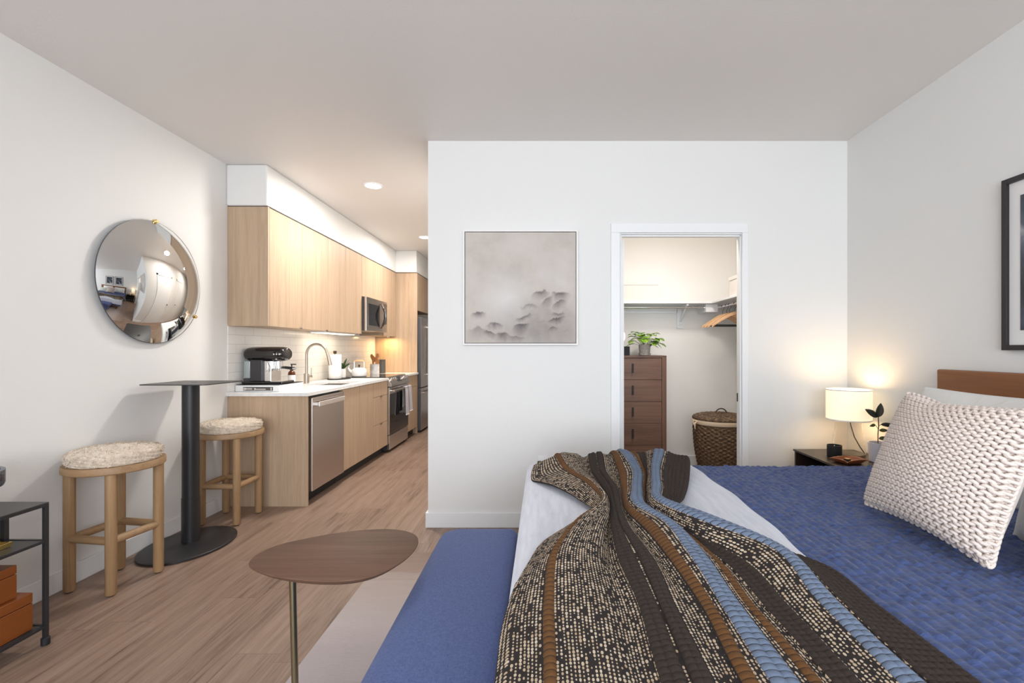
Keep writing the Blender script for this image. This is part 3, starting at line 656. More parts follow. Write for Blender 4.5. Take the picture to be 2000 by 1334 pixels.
# kettle
kx, ky, kz = -2.315, 5.78, .9245
kt = thing('kettle', 'white enamel kettle with wooden handle on the cooktop', 'kettle', (kx, ky, kz))
part('body', MB().lathe([(.080, kz), (.088, kz+.006), (.093, kz+.04), (.090, kz+.075), (.074, kz+.097), (.045, kz+.108), (.0, kz+.110)], (kx, ky, 0), 40, cap=False), 'white_ceramic', kt)
part('lid_knob', MB().cyl((kx, ky, 0), .006, kz+.105, kz+.12, 12).cyl((kx, ky, 0), .011, kz+.12, kz+.145, 16, b=.002), 'wire', kt)
part('spout', MB().tube([(kx-.07, ky-.03, kz+.045), (kx-.10, ky-.05, kz+.075), (kx-.115, ky-.06, kz+.105)], .02, 16, taper=[.024, .018, .012]), 'white_ceramic', kt)
part('spout_whistle', MB().tube([(kx-.113, ky-.06, kz+.103), (kx-.10, ky-.055, kz+.135)], .005, 10), 'chrome', kt)
hp = [(kx-.062, ky, kz+.095), (kx-.062, ky, kz+.19), (kx+.062, ky, kz+.19), (kx+.062, ky, kz+.095)]
part('handle_wire', MB().tube([hp[0], hp[1]], .003, 8).tube([hp[2], hp[3]], .003, 8), 'chrome', kt)
part('handle_grip', MB().tube([(kx-.066, ky, kz+.188), (kx-.03, ky, kz+.196), (kx+.03, ky, kz+.196), (kx+.066, ky, kz+.188)], .011, 14, taper=[.008, .012, .012, .008]), 'hanger_wood', kt)
# crock with utensils, canister
cx_, cy_ = -2.375, 6.475
ck = part('utensil_crock', MB().lathe([(.058, .9145), (.062, .918), (.062, 1.055), (.056, 1.055), (.056, .93), (.0, .93)], (cx_, cy_, 0), 32, cap=False), 'crock'); tag(ck, 'pale grey stone crock holding wooden utensils', 'crock')
ut = [('wooden_spoon', -.05, .02, .22, .022), ('wooden_spoon', -.02, -.02, .20, .026), ('wooden_spatula', .015, .0, .18, .024), ('wooden_spoon', .035, .02, .23, .024), ('wooden_fork', .055, -.01, .15, .018), ('wooden_spoon', -.03, .03, .17, .022)]
ulab = ['leftmost dark wooden spoon in the grey crock, leaning left', 'wooden spoon leaning forward in the middle of the crock', 'pale flat wooden spatula at the front of the crock', 'tall round wooden spoon leaning to the right in the crock', 'short wooden fork at the right rim of the crock', 'short wooden spoon at the back of the crock']
for (nm, dx_, dy_, L, w_), lb in zip(ut, ulab):
    p0 = Vector((cx_+dx_*.4, cy_+dy_*.4, .94)); p1 = Vector((cx_+dx_, cy_+dy_, .97+L)); dv = (p1-p0).normalized()
    b = MB().tube([p0, p1-dv*.05], .005, 8)
    hd = [( -.0045, -1), (.0045, -1)]
    n_ = 12; vs = []; fs = []
    for y_ in (-.004, .004):
        for k in range(n_): a = 2*PI*k/n_; vs.append(p1 - dv*.03 + dv*(.036*math.sin(a)) + Vector((w_*math.cos(a), y_, 0)))
    fs = [tuple(range(n_)), tuple(range(n_, 2*n_))[::-1]] + [(k, (k+1) % n_, (k+1) % n_+n_, k+n_) for k in range(n_)]
    b.add(vs, fs); o = part(nm, b, 'utensil_wood'); tag(o, lb, 'utensil', 'wooden utensils in the crock')
cn = thing('canister', 'dark grey cylindrical canister right of the utensil crock', 'canister', (-2.355, 6.72, .914))
part('body', MB().cyl((-2.355, 6.72, 0), .046, .9145, 1.10, 32, b=.003), 'grey_canister', cn)
part('lid', MB().cyl((-2.355, 6.72, 0), .047, 1.101, 1.115, 32, b=.003), 'grey_canister', cn)

# ------------------------------------------------------------------ wall mirror
mx, my, mz = -2.515, 2.975, 1.695
mr = thing('convex_mirror', 'large round convex wall mirror with small brass clips', 'mirror', (mx, my, mz))
def dome(U, V):
    r = V*.393; R = .64; x = np.sqrt(R*R-r*r)-math.sqrt(R*R-.393**2)
    return mx+x, my+r*np.cos(U*2*PI), mz+r*np.sin(U*2*PI)
grid('mirror_glass', dome, 97, 40, 'mirror_glass', mr)
part('backing', MB().cyl((0, my, mz), .25, XL+.001, mx+.0, 64, 'x'), 'black_metal', mr)
part('rim', MB().lathe([(.388, 0), (.3945, .001), (.3945, .004), (.388, .005)], (mx-.003, my, mz), 96, axis='x', cap=True), 'fridge_side', mr)
for a in (PI/2-.02, -PI/6):
    cy, cz_ = my+.397*math.cos(a), mz+.397*math.sin(a)
    part('mirror_clip', MB().lathe([(.011, 0), (.012, .003), (.012, .022), (.008, .028)], (mx-.012, cy, cz_), 20, axis='x').cyl((0, cy, cz_), .004, XL+.001, mx-.01, 10, 'x'), 'brass', mr)

# ------------------------------------------------------------------ bistro pedestal
bs = thing('pedestal_table', 'tall black pedestal with bare square plate between two stools', 'table', (-2.295, 3.0, 0))
part('base', MB().lathe([(.235, .001), (.242, .004), (.242, .014), (.235, .018)], (-2.28, 2.965, 0), 72, sx=.985, sy=1.22), 'black_metal', bs)
part('column', MB().cyl((-2.298, 3.0, 0), .0475, .018, 1.040, 40), 'black_metal', bs)
part('lower_sleeve', MB().cyl((-2.298, 3.0, 0), .050, .018, .30, 40), 'black_metal', bs)
rc = []
for (qx, qy, a0) in ((-2.115, 3.185, 0), (-2.475, 3.185, PI/2), (-2.475, 2.865, PI), (-2.115, 2.865, 1.5*PI)):
    for k in range(5): rc.append((qx+.03*math.cos(a0+k*PI/8), qy+.03*math.sin(a0+k*PI/8)))
part('top_plate', MB().prism(rc, 1.040, 1.046), 'black_plate', bs, False)
part('socket_hole', MB().cyl((-2.298, 3.03, 0), .018, 1.0461, 1.0466, 24), 'black_matte', bs)

# ------------------------------------------------------------------ stools
def stool(loc, rot, lab):
    t_ = thing('bar_stool', lab, 'stool', (0, 0, 0), 'fleece-topped bar stools')
    for sx_, sy_ in ((-1,-1), (1,-1), (1,1), (-1,1)):
        x, y = sx_*.126, sy_*.126
        l_ = part('leg', MB().lathe([(.021, .006), (.0245, .012), (.0245, .634)], (x, y, 0), 20), 'oak_stool', t_)
        part('glide', MB().cyl((x, y, 0), .013, 0, .007, 12), 'black_matte', l_)
    for k, (a, bb) in enumerate((((-1,-1), (1,-1)), ((1,-1), (1,1)), ((1,1), (-1,1)), ((-1,1), (-1,-1)))):
        p0 = Vector((a[0]*.126, a[1]*.126, .278)); p1 = Vector((bb[0]*.126, bb[1]*.126, .278)); dv = (p1-p0).normalized()
        part('stretcher', MB().tube([p0+dv*.016, p1-dv*.016], .0205, 14), 'oak_stool_x', t_)
    part('seat_ring', MB().lathe([(.190, .622), (.208, .623), (.213, .628), (.213, .656), (.210, .661), (.17, .661)], (0,0,0), 64), 'oak_stool_x', t_)
    rs = np.random.RandomState(3)
    def cush(U, V):
        a = U*2*PI; q = V
        r = np.where(q < .35, .20*np.clip(1-((.35-q)/.35)**3*.06, 0, 1), .20*np.cos((q-.35)/.65*PI/2)**.45)
        z = np.where(q < .35, .6615+.040*(q/.35), .7015+.034*np.sin((q-.35)/.65*PI/2)**.9)
        w_ = .003*(np.sin(a*9+z*300)+np.sin(a*23+q*40)*.7+np.sin(a*41-q*70)*.5)
        return (r+w_)*np.cos(a), (r+w_)*np.sin(a), z+w_*.5
    cu = grid('cushion', cush, 129, 40, 'fur', t_)
    b = MB(); n = 5200
    U = rs.rand(n); V = .03+.94*rs.rand(n)**.75
    X, Y, Z = cush(U, V)
    for i in range(n):
        a = U[i]*2*PI; o_n = Vector((math.cos(a), math.sin(a), 0))*(1 if V[i] < .35 else math.cos((V[i]-.35)/.65*PI/2)) + Vector((0,0,1))*(0.15 if V[i] < .35 else math.sin((V[i]-.35)/.65*PI/2)+.1)
        o_n.normalize(); tg = Vector(rs.randn(3)); tg = (tg-o_n*tg.dot(o_n)).normalized(); p = Vector((X[i], Y[i], Z[i]))
        s2 = o_n.cross(tg)*.0022; l_ = .006+.005*rs.rand()
        b.add([p-s2, p+s2, p+o_n*l_*.5+tg*l_*.9], [(0,1,2)])
    part('fleece_tufts', b, 'fur', t_, 'all')['kind'] = 'stuff'
    t_.location = loc; t_.rotation_euler.z = rot; return t_
s1 = stool((-2.326, 2.505, 0), math.radians(-8), 'nearer wooden bar stool with cream fleece seat, left of the black pedestal')
dup(s1, (-2.33, 3.434, 0), 'farther wooden bar stool with cream fleece seat, against the oak end panel', 0.0)

# ------------------------------------------------------------------ console at left edge
cs = thing('metal_console', 'black metal shelf unit along the left wall at frame edge', 'shelf unit', (-2.32, 1.4, 0))
x0, x1, ya, yb = -2.50, -2.132, .55, 1.972
for (x, y) in ((x0, ya), (x1, ya), (x0, yb), (x1, yb)):
    l_ = part('post', MB().box(x-.0075, x+.0075, y-.0075, y+.0075, .015, .603), 'black_metal', cs, False, .001)
    part('foot_cap', MB().cyl((x, y, 0), .015, 0, .032, 16, b=.002), 'black_matte', l_)
part('top_shelf', MB().box(x0-.0075, x1+.0075, ya-.0075, yb+.0075, .603, .609), 'black_plate', cs, False, .001)
part('top_rail', MB().box(x1-.007, x1+.007, ya, yb, .592, .6025).box(x0, x1, yb-.007, yb+.007, .592, .6025), 'black_metal', cs, False)
for z, nm in ((.448, 'middle_shelf'), (.084, 'bottom_shelf')):
    part(nm, MB().box(x0+.01, x1-.010, ya, yb-.01, z-.006, z), 'black_plate', cs, False)
    part('shelf_rail', MB().box(x1-.006, x1+.006, ya, yb, z-.010, z+.002).box(x0, x1, yb-.006, yb+.006, z-.010, z+.002), 'black_metal', cs, False, .001)
for x in (-2.283, -2.335): part('divider_bar', MB().box(x-.009, x+.009, yb-.03, yb-.012, .448, .603), 'black_metal', cs, False)
def wbox(ya_, yb_, xa, xb, za, zb, lab):
    t_ = thing('wooden_box', lab, 'box', ((xa+xb)/2, (ya_+yb_)/2, za), 'orange stained boxes on the low shelf')
    zs = zb-(zb-za)*.28
    part('body', MB().box(xa, xb, ya_, yb_, za+.0005, zs), 'orange_wood', t_, False, .003)
    part('lid', MB().box(xa, xb, ya_, yb_, zs+.002, zb), 'orange_wood', t_, False, .003)
wbox(1.47, 1.940, -2.46, -2.150, .0855, .241, 'larger orange-brown wooden box on the lowest console shelf')
wbox(1.50, 1.899, -2.45, -2.170, .2415, .376, 'smaller orange-brown wooden box stacked on the larger one')
gt = part('gold_tray', MB().box(-2.42, -2.20, 1.62, 1.905, .449, .456).box(-2.42, -2.20, 1.895, 1.905, .456, .470).box(-2.206, -2.196, 1.62, 1.905, .456, .470), 'gold', None, False, .001); tag(gt, 'shiny gold tray on the middle shelf of the black console', 'tray')
bw = part('pedestal_bowl', MB().lathe([(.07, .6095), (.07, .622), (.03, .64), (.03, .685), (.12, .700), (.158, .704), (.162, .715), (.162, .768), (.148, .768), (.146, .73), (.10, .722), (.0, .722)], (-2.35, 1.80, 0), 56, cap=False), 'marble_dark'); tag(bw, 'dark blue marble footed bowl on top of the black console', 'bowl')

# ------------------------------------------------------------------ side table (egg-shaped top)
st = thing('side_table', 'egg-shaped walnut side table on a slim brass post', 'table', (-.80, 1.52, 0))
kp = [(-.985,1.57),(-.96,1.494),(-.842,1.431),(-.664,1.3965),(-.539,1.422),(-.475,1.51),(-.452,1.61),(-.461,1.70),(-.505,1.77),(-.616,1.808),(-.783,1.772),(-.92,1.69),(-.968,1.64)]
cr_ = []; n = len(kp)
for i in range(n):
    p0, p1, p2, p3 = [np.array(kp[(i+k) % n]) for k in (-1, 0, 1, 2)]
    for q in np.linspace(0, 1, 9)[:-1]:
        cr_.append(.5*((2*p1)+(-p0+p2)*q+(2*p0-5*p1+4*p2-p3)*q*q+(-p0+3*p1-3*p2+p3)*q**3))
cr_ = np.array(cr_)
for _ in range(12): cr_ = (np.roll(cr_, 1, 0)+cr_*2+np.roll(cr_, -1, 0))/4
ctr = cr_.mean(0); N = len(cr_); vs = []; fs = []
for sc_, z in ((.90, .538), (.985, .553), (1.0, .557), (.998, .5595), (.992, .5605)):
    vs += [(*(ctr+(p-ctr)*sc_), z) for p in cr_]
for k in range(4):
    for i in range(N): fs.append((k*N+i, k*N+(i+1) % N, (k+1)*N+(i+1) % N, (k+1)*N+i))
fs += [tuple(range(N))[::-1], tuple(4*N+i for i in range(N))]
part('table_top', MB().add(vs, fs), 'table_walnut', st)
part('post', MB().tube([(-.818, 1.50, .539), (-.806, 1.50, .022)], .0105, 20), 'aged_brass', st)
part('base', MB().lathe([(.15, .011), (.152, .013), (.152, .019), (.148, .023)], (-.74, 1.55, 0), 56), 'aged_brass', st)
# rug
rg_ = part('area_rug', MB().box(-.973, 1.62, .15, 2.85, .001, .010), 'rug', None, False, .003); tag(rg_, 'pale ombre woven rug under the bench and bed', 'rug')

# ------------------------------------------------------------------ bench
bn = thing('bench', 'long blue upholstered bench at the foot of the bed', 'bench', (-.29, 1.4, .011))
def rr(x0, x1, y0, y1, r, n=10, k2=1.0):
    out = []; R_ = r
    for (qx, qy, a0) in ((x1-R_*k2, y1-R_*k2, 0), (x0+R_, y1-R_, PI/2), (x0+R_, y0+R_, PI), (x1-R_*k2, y0+R_*k2, 1.5*PI)):
        r = R_*(k2 if qx > (x0+x1)/2 else 1)
        for k in range(n): out.append((qx+r*math.cos(a0+k*PI/2/(n-1)), qy+r*math.sin(a0+k*PI/2/(n-1))))
    return out
def rrloft(x0, x1, y0, y1, r, lv, k2=1.0):
    b = MB(); vs = []; fs = []; n = 40
    for ins, z in lv: vs += [(p[0], p[1], z) for p in rr(x0+ins, x1-ins, y0+ins, y1-ins, max(r-ins, .005), 10, k2)]
    for k in range(len(lv)-1):
        for i in range(n): fs.append((k*n+i, k*n+(i+1) % n, (k+1)*n+(i+1) % n, (k+1)*n+i))
    fs += [tuple(range(n))[::-1], tuple((len(lv)-1)*n+i for i in range(n))]
    return b.add(vs, fs)
part('seat', rrloft(-.455, -.118, .62, 2.095, .09, [(.01, .33), (.0, .34), (-.004, .39), (.0, .435), (.012, .452), (.035, .460), (.08, .463)], .35), 'bench_fabric', bn, 'all')
part('frame', MB().box(-.435, -.155, .66, 2.035, .12, .331), 'bench_fabric', bn, False, .01)
for x in (-.41, -.18):
    for y in (.70, 2.0): part('leg', MB().box(x-.018, x+.018, y-.018, y+.018, .011, .12), 'walnut_z', bn, False)

# ------------------------------------------------------------------ bed
BX0, BX1, BY0, BY1, BZ = -.03, 2.05, .56, 2.43, .640
bd = thing('bed', 'king bed with blond-brown wooden headboard against the right wall', 'bed', (1.0, 1.5, .011))
part('headboard', MB().box(2.083, 2.125, .50, 2.445, .12, 1.158), 'headboard_wood', bd, False, .008)
part('mattress', rrloft(BX0+.03, BX1+.02, BY0+.03, BY1-.02, .07, [(.0, .30), (-.003, .45), (.0, .59), (.02, .62), (.05, .625)]), 'pillow_white', bd, 'all')
part('bed_frame', MB().box(.03, 2.08, .60, 2.40, .16, .299), 'headboard_wood', bd, False, .005)
for x in (.10, 1.95):
    for y in (.68, 2.32): part('leg', MB().box(x-.03, x+.03, y-.03, y+.03, .011 if x < 1 else 0, .16), 'headboard_wood', bd, False)
def hang(e, r, flare):
    e = np.maximum(e, 0); a = np.minimum(e/r, PI/2); rest = np.maximum(e-r*PI/2, 0)
    return r*np.sin(a)+rest*flare, r*(1-np.cos(a))+rest*math.sqrt(1-flare*flare)
def drape(p, q, x0, x1, y0, y1, z, r, fl, fl_y=.05):
    ox, dx_ = hang(x0-p, r, fl); oy1, dy1 = hang(q-y1, r, fl_y); oy0, dy0 = hang(y0-q, r, fl_y)
    X = np.maximum(p, x0)-ox; Y = np.minimum(np.maximum(q, y0), y1)+oy1-oy0
    return X, Y, z-np.maximum(np.maximum(dx_, dy1), dy0)
def vnoise(x, y, seed=0):
    rs = np.random.RandomState(seed); T = rs.rand(64, 64)
    xi = np.floor(x).astype(int); yi = np.floor(y).astype(int); fx = x-xi; fy = y-yi
    fx = fx*fx*(3-2*fx); fy = fy*fy*(3-2*fy)
    g = lambda a, b_: T[a % 64, b_ % 64]
    return (g(xi, yi)*(1-fx)+g(xi+1, yi)*fx)*(1-fy)+(g(xi, yi+1)*(1-fx)+g(xi+1, yi+1)*fx)*fy-.5
def quilt(U, V):
    X, Y, Z = drape(U, V, BX0, BX1, BY0, BY1, BZ, .05, .16, .08)
    u2 = U+.006*vnoise(U*9, V*9, 5)
    q_ = u2/.028; ci_ = np.floor(q_); fr = q_-ci_; ch = np.sin(fr*PI)**.6
    vv = V + .006*(fr-.5) + .004*vnoise(U*14, V*14, 31)
    pk = vnoise(ci_*7.31+.5, vv/.0125, 2)*1.3 + vnoise(U/.06, V/.02, 3)*.5
    w_ = ch*(.0055+.0095*pk)+.007*vnoise(U*5, V*5, 8)
    return X, Y, Z+w_
ql = grid('quilt', quilt, 640, 600, 'quilt_blue', u=(BX0-.36, BX1-.005), v=(BY0-.25, BY1+.33)); tag(ql, 'navy blue velvet quilt covering the bed', 'quilt')
def duv(U, V):
    # fold thickness at its right edge
    X, Y, Z = drape(U, V, BX0, BX1, BY0, BY1, BZ+.019, .062, .10, .10)
    ed = .79+.012*np.sin(V*4.2)+.006*np.sin(V*17)
    X = np.where(U > .5, .5+(X-.5)*(ed-.5)/(.79-.5), X)
    k = np.clip((U-.775)/.015, 0, 1); Z = Z-.017*k*k
    Z = Z+.006*vnoise(U*6, V*4, 11)+.003*vnoise(U*22, V*9, 12)
    return X, Y, Z
dv_ = grid('duvet', duv, 150, 220, 'duvet', u=(BX0-.33, .79), v=(BY0-.25, BY1+.30)); tag(dv_, 'pale blue-white duvet folded across the foot of the bed', 'duvet')

# throw blanket
kn = [0,.11,.345,.442,.52,.566,.62,.66,.75,.827,.867,1]
R8 = [970+923*k for k in kn]
rows = [  # Y, base z, fold amp, u-table
 (2.60, .50, .012, None), (2.50, .640, .015, None),
 (2.42, .690, .020, [1046,1085,1147,1172,1195,1206,1222,1235,1258,1277,1295,1335]),
 (2.106,.684, .028, [1041,1107,1156,1180,1213,1236,1251,1258,1266,1274,1287,1343]),
 (1.794,.680, .040, [1127,1158,1182,1205,1219,1237,1253,1257,1264,1275,1289,1333]),
 (1.58, .678, .048, [1167,1178,1192,1211,1228,1240,1263,1268,1276,1284,1301,1308]),
 (1.416,.676, .050, [1074,1130,1197,1227,1268,1300,1318,1330,1345,1356,1400,1437]),
 (1.239,.674, .040, [1030,1085,1209,1270,1314,1344,1374,1396,1449,1505,1527,1606]),
 (1.032,.672, .024, [989,1070,1250,1310,1380,1407,1437,1463,1539,1595,1625,1722]),
 (.823, .672, .012, R8), (.66, .672, .010, None), (.50, .672, .01, None)]
ry_ = np.array([r[0] for r in rows]); TX = []
for i, r in enumerate(rows):
    if r[3] is not None: TX.append([(u_-1062)*r[0]/900 for u_ in r[3]])
    else: TX.append(None)
TX[1] = TX[2]; TX[0] = TX[2]; TX[10] = TX[9]; TX[11] = TX[9]
TX = np.array(TX)
NS, NT_ = 520, 760
sN = np.linspace(0, 1, NS)
def hermite(xk, yk, x):
    m_ = np.gradient(yk, xk, axis=0)
    i = np.clip(np.searchsorted(xk, x)-1, 0, len(xk)-2); h_ = (xk[i+1]-xk[i]); t_ = (x-xk[i])/h_
    if yk.ndim > 1: h_ = h_[:, None]; t_ = t_[:, None]
    return (2*t_**3-3*t_**2+1)*yk[i]+(t_**3-2*t_**2+t_)*h_*m_[i]+(-2*t_**3+3*t_**2)*yk[i+1]+(t_**3-t_**2)*h_*m_[i+1]
rowX = np.array([np.interp(sN, kn, TX[i]) for i in range(len(rows))])
k_ = np.ones(15)/15
rowX = np.array([np.convolve(np.pad(r, 7, 'reflect', reflect_type='odd'), k_, 'valid') for r in rowX])
par = -ry_; tt_ = np.linspace(par[0], par[-1], NT_)
XX = hermite(par, rowX, tt_); ZZ = hermite(par, np.array([[r[1]] for r in rows]), tt_); AA = hermite(par, np.array([[r[2]] for r in rows]), tt_)
prof = np.interp(sN, [0,.06,.15,.25,.30,.36,.44,.48,.55,.62,.68,.73,.80,.86,.90,.95,1], [0,.5,1,.75,.05,.45,.55,.15,.75,.6,.15,0,.85,1,.35,.1,0])
prof = np.convolve(np.pad(prof, 10, 'edge'), np.ones(21)/21, 'valid')
YY = np.repeat(-tt_[:, None], NS, 1)
YY = YY - .05*np.sin(sN*7)[None]*np.clip((YY-2.0)/.4, 0, 1)
SSs, TTt = np.meshgrid(sN, tt_)
ZZ = ZZ + 1.45*AA*prof[None] + .005*vnoise(SSs*22+YY*4, YY*5, 21)
# left flap droops over the bed corner
ovx = np.maximum(BX0-.035-XX, 0); ZZ = ZZ-ovx*.9
ZZ = ZZ - np.clip((.10-XX)/.15, 0, 1)*.045*np.clip((YY-1.95)/.25, 0, 1)
kd = np.zeros(NS)
for (p, k), nx in zip(STR, [q[0] for q in STR[1:]]+[1.0]):
    if k in 'dob':
        nb = {'o': 1, 'b': 2, 'd': max(1, round((nx-p)*.87/.017))}[k]; q = (sN-p)/(nx-p); mm = (q >= 0) & (q <= 1)
        kd[mm] = np.abs(np.sin(q[mm]*PI*nb))**.5*(.008 if k != 'd' else .009)
met = np.concatenate([[0], np.cumsum(np.abs(np.diff(tt_)))])*1.0
rib = .45+.55*np.abs(np.sin(PI*met/.017))[:, None]**.6
ZZ = ZZ + kd[None]*rib
lo = BZ+.019+.010
inside = (XX > BX0) & (YY < BY1)
ZZ = np.where(inside, np.maximum(ZZ, lo), ZZ)
F_ = (np.arange(NT_-1)[:, None]*NS+np.arange(NS-1)[None]); F_ = np.stack([F_, F_+1, F_+NS+1, F_+NS], -1).reshape(-1, 4)
me = bpy.data.meshes.new('throw_blanket'); me.from_pydata(np.stack([XX, YY, ZZ], -1).reshape(-1, 3).tolist(), [], F_.tolist())
uvl = me.uv_layers.new(name='UVMap'); W_ = np.stack([np.repeat(sN[None], NT_, 0), np.repeat(met[:, None], NS, 1)], -1).reshape(-1, 2)
uvl.data.foreach_set('uv', W_[F_.reshape(-1)].reshape(-1).astype(np.float32))
tb = link('throw_blanket', me, 'throw_weave', None, 'all', 0)
md = tb.modifiers.new('s', 'SOLIDIFY'); md.thickness = .007; md.offset = -1
tag(tb, 'brown woven throw with cream flecks and blue and rust stripes, gathered across the bed', 'blanket')
b = MB()
e0 = Vector((XX[60, 0], YY[60, 0], ZZ[60, 0]))
b.tube([e0, e0+Vector((-.012, -.01, -.02)), e0+Vector((-.018, -.012, -.055))], .0035, 8); b.tube([e0, e0+Vector((-.004, -.014, -.025)), e0+Vector((-.008, -.016, -.05))], .003, 8)
part('corner_tassel', b, 'throw_weave', tb)

# pillows
def pillow(name, cen, w_, h_, th, lean, yaw, material, lab, grp=None, roll=0, seed=1, ears=.06):
    # local: a across (world -Y when yaw=0), b up, n towards -X
    R = Matrix.Rotation(yaw, 3, 'Z') @ Matrix.Rotation(lean, 3, 'Y') @ Matrix.Rotation(roll, 3, 'X')
    R = np.array(R)
    def mk(U, V):
        ang = V*2*PI; side = 1
        a = U; b_ = V
        sgn = np.where(b_ <= 1, 1, -1); b2 = np.where(b_ <= 1, b_, 2-b_)
        A = a*2-1; B = b2*2-1
        inf = ((1-np.abs(A)**2.6)*(1-np.abs(B)**2.6)); inf = np.clip(inf, 0, 1)**.5
        ax = A*(1-ears*(1-B*B)*.8); bx = B*(1-ears*(1-A*A)*.8)
        n_ = sgn*th/2*inf*(1+.25*vnoise(A*2.5+5, B*2.5+5, seed))
        n_ = n_ + .006*vnoise(A*6+9, B*6, seed+1)*inf
        L = np.stack([-n_, -ax*w_/2, bx*h_/2], -1) @ R.T
        return L[..., 0]+cen[0], L[..., 1]+cen[1], L[..., 2]+cen[2]
    o = grid(name, mk, 60, 119, material, v=(0, 2))
    tag(o, lab, 'pillow', grp); return o
pillow('bed_pillow', (1.90, 1.99, .850), .76, .46, .17, math.radians(14), 0, 'pillow_white', 'white sleeping pillow propped against the headboard nearest the lamp', None, 0, 3)
pillow('bed_pillow', (1.62, 1.20, .885), .68, .52, .15, math.radians(13), 0, 'pillow_white', 'white pillow against the headboard at the right picture edge', None, 0, 4)
pillow('round_pillow', (1.40, .97, .805), .58, .36, .20, math.radians(24), 0, 'pillow_pale', 'pale grey-green pillow tucked behind the knitted cushion at the right', None, 0, 5)

# chunky knit cushion
kc = thing('knit_cushion', 'large cream chunky-knit square cushion leaning on the bed pillows', 'cushion', (1.33, 1.52, .66))
CW, CH, CT = .52, .445, .19
Rk = np.array(Matrix.Rotation(math.radians(-3), 3, 'Z') @ Matrix.Rotation(math.radians(21), 3, 'Y') @ Matrix.Rotation(math.radians(0), 3, 'X'))
CEN = np.array([1.305, 1.505, .668+CH/2*.93+.008])
def csurf(A, B, sgn=1, off=0.0):
    A = np.asarray(A, float); B = np.asarray(B, float)
    inf = np.clip((1-np.abs(A)**2.4)*(1-np.abs(B)**2.4), 0, 1)**.5
    ax = A*(1-.07*(1-B*B)); bx = B*(1-.09*(1-A*A)) - .05*np.exp(-((A+.28)/.28)**2)*np.clip(B, 0, 1)**3
    n_ = sgn*(CT/2*inf*(1+.15*np.sin(A*2+1)))+off
    L = np.stack([-n_, -ax*CW/2, bx*CH/2], -1) @ Rk.T
    return L+CEN
def ksurf(U, V, sg):
    P = csurf(U*2-1, V*2-1, sg, -.003*sg); return P[..., 0], P[..., 1], P[..., 2]
og = ORG[kc.name]
grid('back_face', lambda U, V: ksurf(U, V, -1), 40, 40, 'yarn', kc)
grid('inner_lining', lambda U, V: ksurf(U, V, 1), 40, 40, 'yarn', kc)
nst, nrw = 21, 25
unit = 2/(nst*2*PI)          # in A units per t
uB = 2/nrw/4.9
tcount = nst*16
tv = np.linspace(0, nst*2*PI, tcount)
allv = []; allf = []; base = 0; NR = 6
for j in range(nrw):
    B0 = -1+(j+.5)*2/nrw
    A_ = (tv+1.35*np.sin(2*tv))*unit-1
    B_ = B0+3.7*np.cos(tv)*uB
    m_off = .0052+.0048*np.cos(2*tv)*(1 if j % 2 else 1)
    A_ = np.clip(A_, -1, 1); B_ = np.clip(B_, -1, 1)
    P = csurf(A_, B_); N1 = csurf(A_, B_, 1, .01)-P; N1 /= np.linalg.norm(N1, axis=1)[:, None]
    # true-ish normal by finite difference
    e_ = .01; PA = csurf(np.clip(A_+e_, -1, 1), B_)-csurf(np.clip(A_-e_, -1, 1), B_); PB = csurf(A_, np.clip(B_+e_, -1, 1))-csurf(A_, np.clip(B_-e_, -1, 1))
    Nn = np.cross(PA, PB); Nn /= (np.linalg.norm(Nn, axis=1)[:, None]+1e-9)
    flip = np.sign((Nn*N1).sum(1)); flip[flip == 0] = 1; Nn = Nn*flip[:, None]
    Nn = Nn*.7+N1*.3; Nn /= np.linalg.norm(Nn, axis=1)[:, None]
    Q = P+Nn*m_off[:, None]
    D = np.gradient(Q, axis=0); D /= (np.linalg.norm(D, axis=1)[:, None]+1e-9)
    Sd = np.cross(D, Nn); Sd /= (np.linalg.norm(Sd, axis=1)[:, None]+1e-9); Up = np.cross(Sd, D)
    rr_ = .0054+.0003*np.sin(tv*3.3+j)
    for k in range(NR):
        a = 2*PI*k/NR; allv.append(Q+(Sd*math.cos(a)+Up*math.sin(a))*rr_[:, None])
    i_ = np.arange(tcount-1)
    for k in range(NR):
        l_ = (k+1) % NR; allf.append(np.stack([base+k*tcount+i_, base+l_*tcount+i_, base+l_*tcount+i_+1, base+k*tcount+i_+1], -1))
    base += NR*tcount
V_ = np.concatenate(allv)-np.array(og); F2 = np.concatenate(allf)
me = bpy.data.meshes.new('knit_front'); me.from_pydata(V_.tolist(), [], F2.tolist()); link('knit_front', me, 'yarn', kc, 'all', 0)
# rolled knitted border
b = MB(); edge = []
for q in np.linspace(-1, 1, 60): edge.append(csurf(q, -1))
for q in np.linspace(-1, 1, 60)[1:]: edge.append(csurf(1, q))
for q in np.linspace(1, -1, 60)[1:]: edge.append(csurf(q, 1))
for q in np.linspace(1, -1, 60)[1:-1]: edge.append(csurf(-1, q))
E = np.array(edge); mm = len(E); vs = []
for strand in (0, PI):
    pts = []
    for rep in range(mm*3):
        f_ = rep/3; i = int(f_); fr_ = f_-i; p = E[i]*(1-fr_)+E[(i+1) % mm]*fr_
        ph = f_*1.5+strand; pts.append(tuple(p+np.array([math.cos(ph)*.0055, math.sin(ph)*.003, math.sin(ph)*.0055])))
    b.tube(pts, .0052, 6, closed=True)
part('edge_cord', b, 'yarn', kc, 'all')

